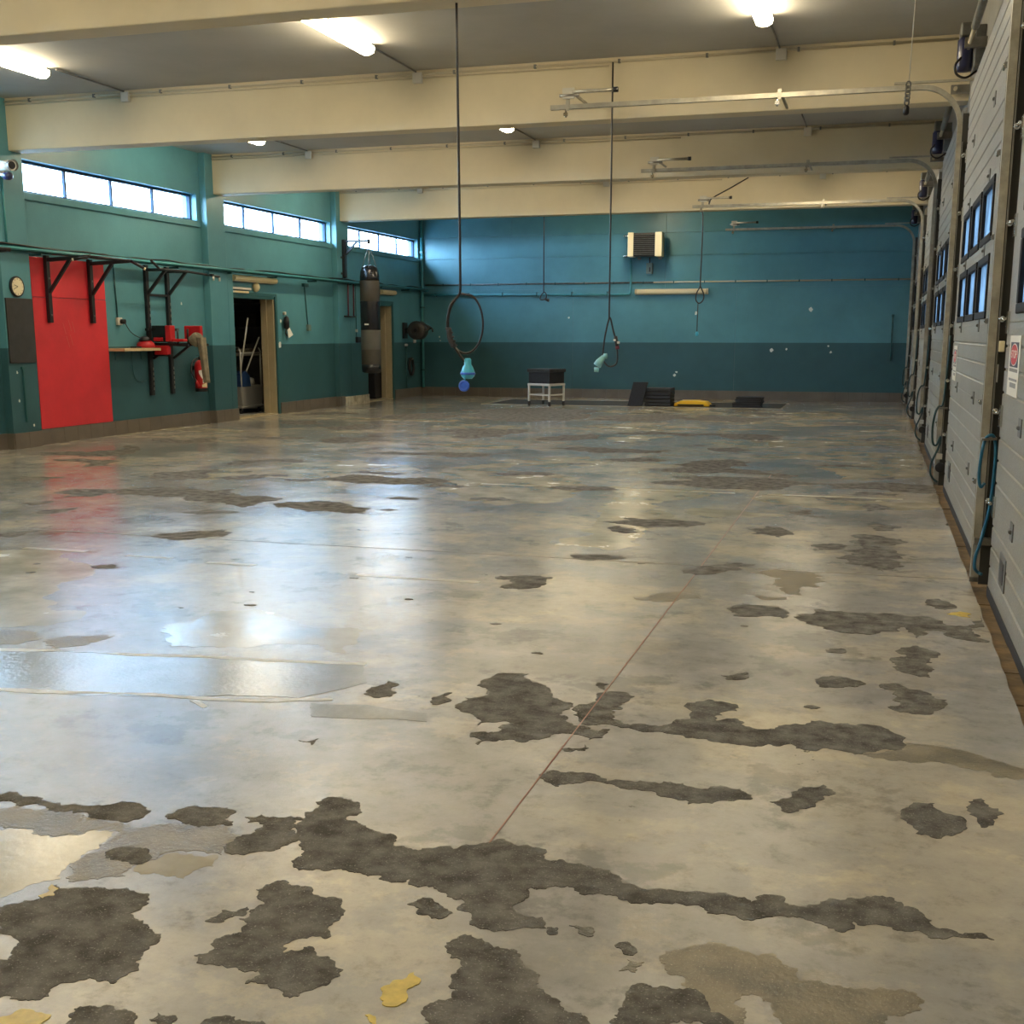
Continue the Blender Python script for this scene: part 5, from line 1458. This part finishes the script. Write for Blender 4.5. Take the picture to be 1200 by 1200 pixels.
def hose2(k, mt, label):
    yy = 12.19+dy(k)
    t = thing('air_hose', (0.6, yy, 0.05), label, 'hose')
    path = [(0.66, 1.45), (0.655, 1.2), (0.645, 0.95), (0.63, 0.80), (0.60, 0.785), (0.57, 0.72), (0.555, 0.58), (0.565, 0.44), (0.60, 0.415), (0.632, 0.50), (0.628, 0.42), (0.60, 0.34), (0.565, 0.24), (0.56, 0.15), (0.59, 0.09), (0.63, 0.06)]
    MB().tube(smooth_path([(px, yy-0.012*(i % 2), pz) for i, (px, pz) in enumerate(path)], 5), 0.0105, 8).build('hose', mt, t)
    MB().bar((0.60, yy+0.015, 0.768), (0.68, yy+0.015, 0.768), 0.075, 0.014).build('hook', 'galv', t)
    MB().cyl((0.645, yy-0.03, 0.20), (0.645, yy+0.052, 0.20), 0.045, 14).build('swivel', 'black', t)
    MB().box(0.61, yy-0.01, 0.28, 0.66, yy+0.052, 0.33).build('clamp', 'jbox', t)
hose2(0, 'hose_green', 'dark green hose looped on the post after the second garage door')
hose2(1, 'hose_green', 'dark hose looped on the post after the middle garage door')
hose2(2, 'hose_green', 'dark hose looped on the post one before the end wall')
hose2(3, 'hose_green', 'dark hose on the last post in the corner at the end wall')
tag(MB().cyl((0.30, YB-0.05, 0.9), (0.30, YB-0.05, 1.85), 0.018, 8).cyl((0.30, YB-0.05, 1.85), (0.30, YB-0.05, 1.90), 0.03, 10).box(0.28, YB-0.05, 1.0, 0.32, YB, 1.04).box(0.28, YB-0.05, 1.7, 0.32, YB, 1.74).build('standpipe', 'slate'), 'short dark standpipe on the end wall by the last garage door', 'pipe')
t = thing('photo_sensor', (0.66, 7.27, 1.3), 'small cream sensor box on the post by the STOP sheet', 'sensor')
MB().box(0.656, 7.28, 1.36, 0.684, 7.342, 1.42).build('box', 'beige', t, bevel=0.004)
MB().box(0.656, 7.325, 1.19, 0.664, 7.342, 1.29).build('strip', 'paper', t)

# ------------------------------------------------------------------ warning sheets
def text_mesh(s, size):
    cu = bpy.data.curves.new('lettering', 'FONT')
    cu.body = s
    cu.size = size
    cu.align_x = 'CENTER'
    cu.align_y = 'CENTER'
    cu.extrude = 0.0004
    to = bpy.data.objects.new('lettering', cu)
    col.objects.link(to)
    bpy.context.view_layer.update()
    me = bpy.data.meshes.new_from_object(to.evaluated_get(bpy.context.evaluated_depsgraph_get()))
    bpy.data.objects.remove(to)
    return me
def stop_sheet(y0, y1, z0, z1, label):
    t = thing('warning_sheet', (DX-0.002, (y0+y1)/2, z0), label, 'sign', 'STOP sheets on the garage doors')
    w, h = y1-y0, z1-z0
    x = DX-0.001
    MB().box(x-0.002, y0, z0, x, y1, z1).build('sheet', 'sign_white', t)
    MB().box(x-0.003, y0+0.13*w, z0+0.48*h, x-0.002, y1-0.13*w, z0+0.89*h).build('navy_field', 'sign_blue', t)
    cy, cz = (y0+y1)/2, z0+0.685*h
    n = 28
    MB().prism([(cy+0.34*w*math.cos(2*PI*i/n), cz+0.185*h*math.sin(2*PI*i/n)) for i in range(n)], 'X', x-0.0036, x-0.003).build('white_ring', 'sign_white', t)
    MB().prism([(cy+0.315*w*math.cos(2*PI*i/n), cz+0.168*h*math.sin(2*PI*i/n)) for i in range(n)], 'X', x-0.0042, x-0.0036).build('red_disc', 'sign_red', t)
    me = text_mesh('STOP', 0.12)
    xs = [v.co.x for v in me.vertices]
    sx = 0.50*w/(max(xs)-min(xs))
    sy = 0.13*h/(max(v.co.y for v in me.vertices)-min(v.co.y for v in me.vertices))
    me.transform(Matrix.Diagonal((sx, sy, 1, 1)))
    # local x -> -Y (readable when facing +X), local y -> Z
    me.transform(Matrix(((0, 0, -1, 0), (-1, 0, 0, 0), (0, 1, 0, 0), (0, 0, 0, 1))))
    me.transform(Matrix.Translation(Vector((x-0.0046, cy, cz))-world_loc(t)))
    me.materials.clear()
    me.materials.append(M['sign_white'])
    lt = bpy.data.objects.new('lettering', me)
    col.objects.link(lt)
    lt.parent = t
    for a, b_, c, d in ((0.12, 0.88, 0.40, 0.455), (0.12, 0.88, 0.25, 0.29), (0.20, 0.74, 0.14, 0.22)):
        MB().box(x-0.003, y0+a*w, z0+c*h, x-0.002, y0+b_*w, z0+d*h).build('print_line', 'sign_grey', t)
    return t
stop_sheet(6.52, 7.02, 1.14, 1.45, 'white sheet with red STOP disc on the garage door by the blue hose')
stop_sheet(11.45, 11.93, 1.05, 1.36, 'white sheet with red STOP disc on the door before the green hose')

# ------------------------------------------------------------------ things standing before the end wall
t = thing('equipment_cart', (-6.6, 24.4, 0), 'black box on a white wheeled steel stand before the end wall', 'cart')
rot = Matrix.Rotation(math.radians(-24), 3, 'Z')
cc = Vector((-6.60, 24.45, 0))
def cb(mb, dx, dyy, z0, z1, sx, sy):
    return mb.cbox(cc+rot @ Vector((dx, dyy, (z0+z1)/2)), (sx, sy, z1-z0), rot)
cb(MB(), 0, 0, 0.47, 0.70, 0.56, 0.50).build('box', 'rubber', t, bevel=0.012)
cb(MB(), 0, 0, 0.70, 0.77, 0.62, 0.54).build('lid', 'black_board', t, bevel=0.012)
cb(MB(), 0, 0, 0.42, 0.468, 0.60, 0.52).build('tray', 'steel_white', t, bevel=0.008)
for sx in (-1, 1):
    for sy in (-1, 1):
        cb(MB(), sx*0.275, sy*0.235, 0.10, 0.42, 0.035, 0.035).build('leg', 'steel_white', t)
        p = cc+rot @ Vector((sx*0.275, sy*0.235, 0.05))
        MB().cyl(p+Vector((-0.018, 0, 0)), p+Vector((0.018, 0, 0)), 0.05, 14).build('caster', 'rubber', t)
    cb(MB(), sx*0.275, 0, 0.22, 0.25, 0.025, 0.44).build('stretcher', 'steel_white', t)
cb(MB(), 0, -0.235, 0.22, 0.25, 0.52, 0.025).build('stretcher', 'steel_white', t)

tag(MB().prism([(-4.93, 0.006), (-4.62, 0.006), (-4.50, 0.50), (-4.81, 0.50)], 'Y', 24.75, 24.80).build('floor_mat', 'rubber', None, bevel=0.006), 'black mat standing on edge, leaning on the mat stack', 'mat')
for i in range(5):
    z = 0.007+i*0.075
    dx, dy_ = random.uniform(-0.02, 0.02), random.uniform(-0.02, 0.02)
    b = MB().box(-4.58+dx, 24.82+dy_, z, -4.02+dx, 25.35+dy_, z+0.068)
    o = b.build('floor_mat', 'rubber', None, bevel=0.012)
    tag(o, ['lowest', 'second lowest', 'middle', 'second highest', 'topmost'][i]+' thick black mat in the stack beside the leaning mat', 'mat', 'stacked black mats')
for i in range(5):
    z = 0.007+i*0.042
    dx = random.uniform(-0.02, 0.02)
    s = 0.0 if i > 1 else 0.04
    b = MB().box(-2.72+dx-s, 24.95, z, -2.20+dx, 25.40, z+0.038)
    b.box(-2.20+dx, 25.05, z+0.004, -2.17+dx, 25.30, z+0.034)
    tag(b.build('rubber_block', 'rubber', None, bevel=0.006), ['lowest', 'second lowest', 'middle', 'second highest', 'topmost'][i]+' flat black rubber block in the low stack beyond the yellow ramp', 'block', 'stacked rubber blocks')
t = thing('wheel_ramp', (-3.6, 25.1, 0), 'low yellow plastic ramp lying on the pit cover', 'ramp')
MB().prism([(-3.98, 0.007), (-3.26, 0.007), (-3.24, 0.03), (-3.32, 0.10), (-3.50, 0.125), (-3.84, 0.12), (-3.97, 0.07)], 'Y', 24.92, 25.35).build('ramp', 'yellow', t, bevel=0.012)
MB().box(-3.90, 24.90, 0.02, -3.36, 24.922, 0.05).build('front_grip', 'black', t)
MB().cyl((-3.24, 24.95, 0.03), (-3.12, 24.93, 0.03), 0.022, 10).build('handle', 'black', t)
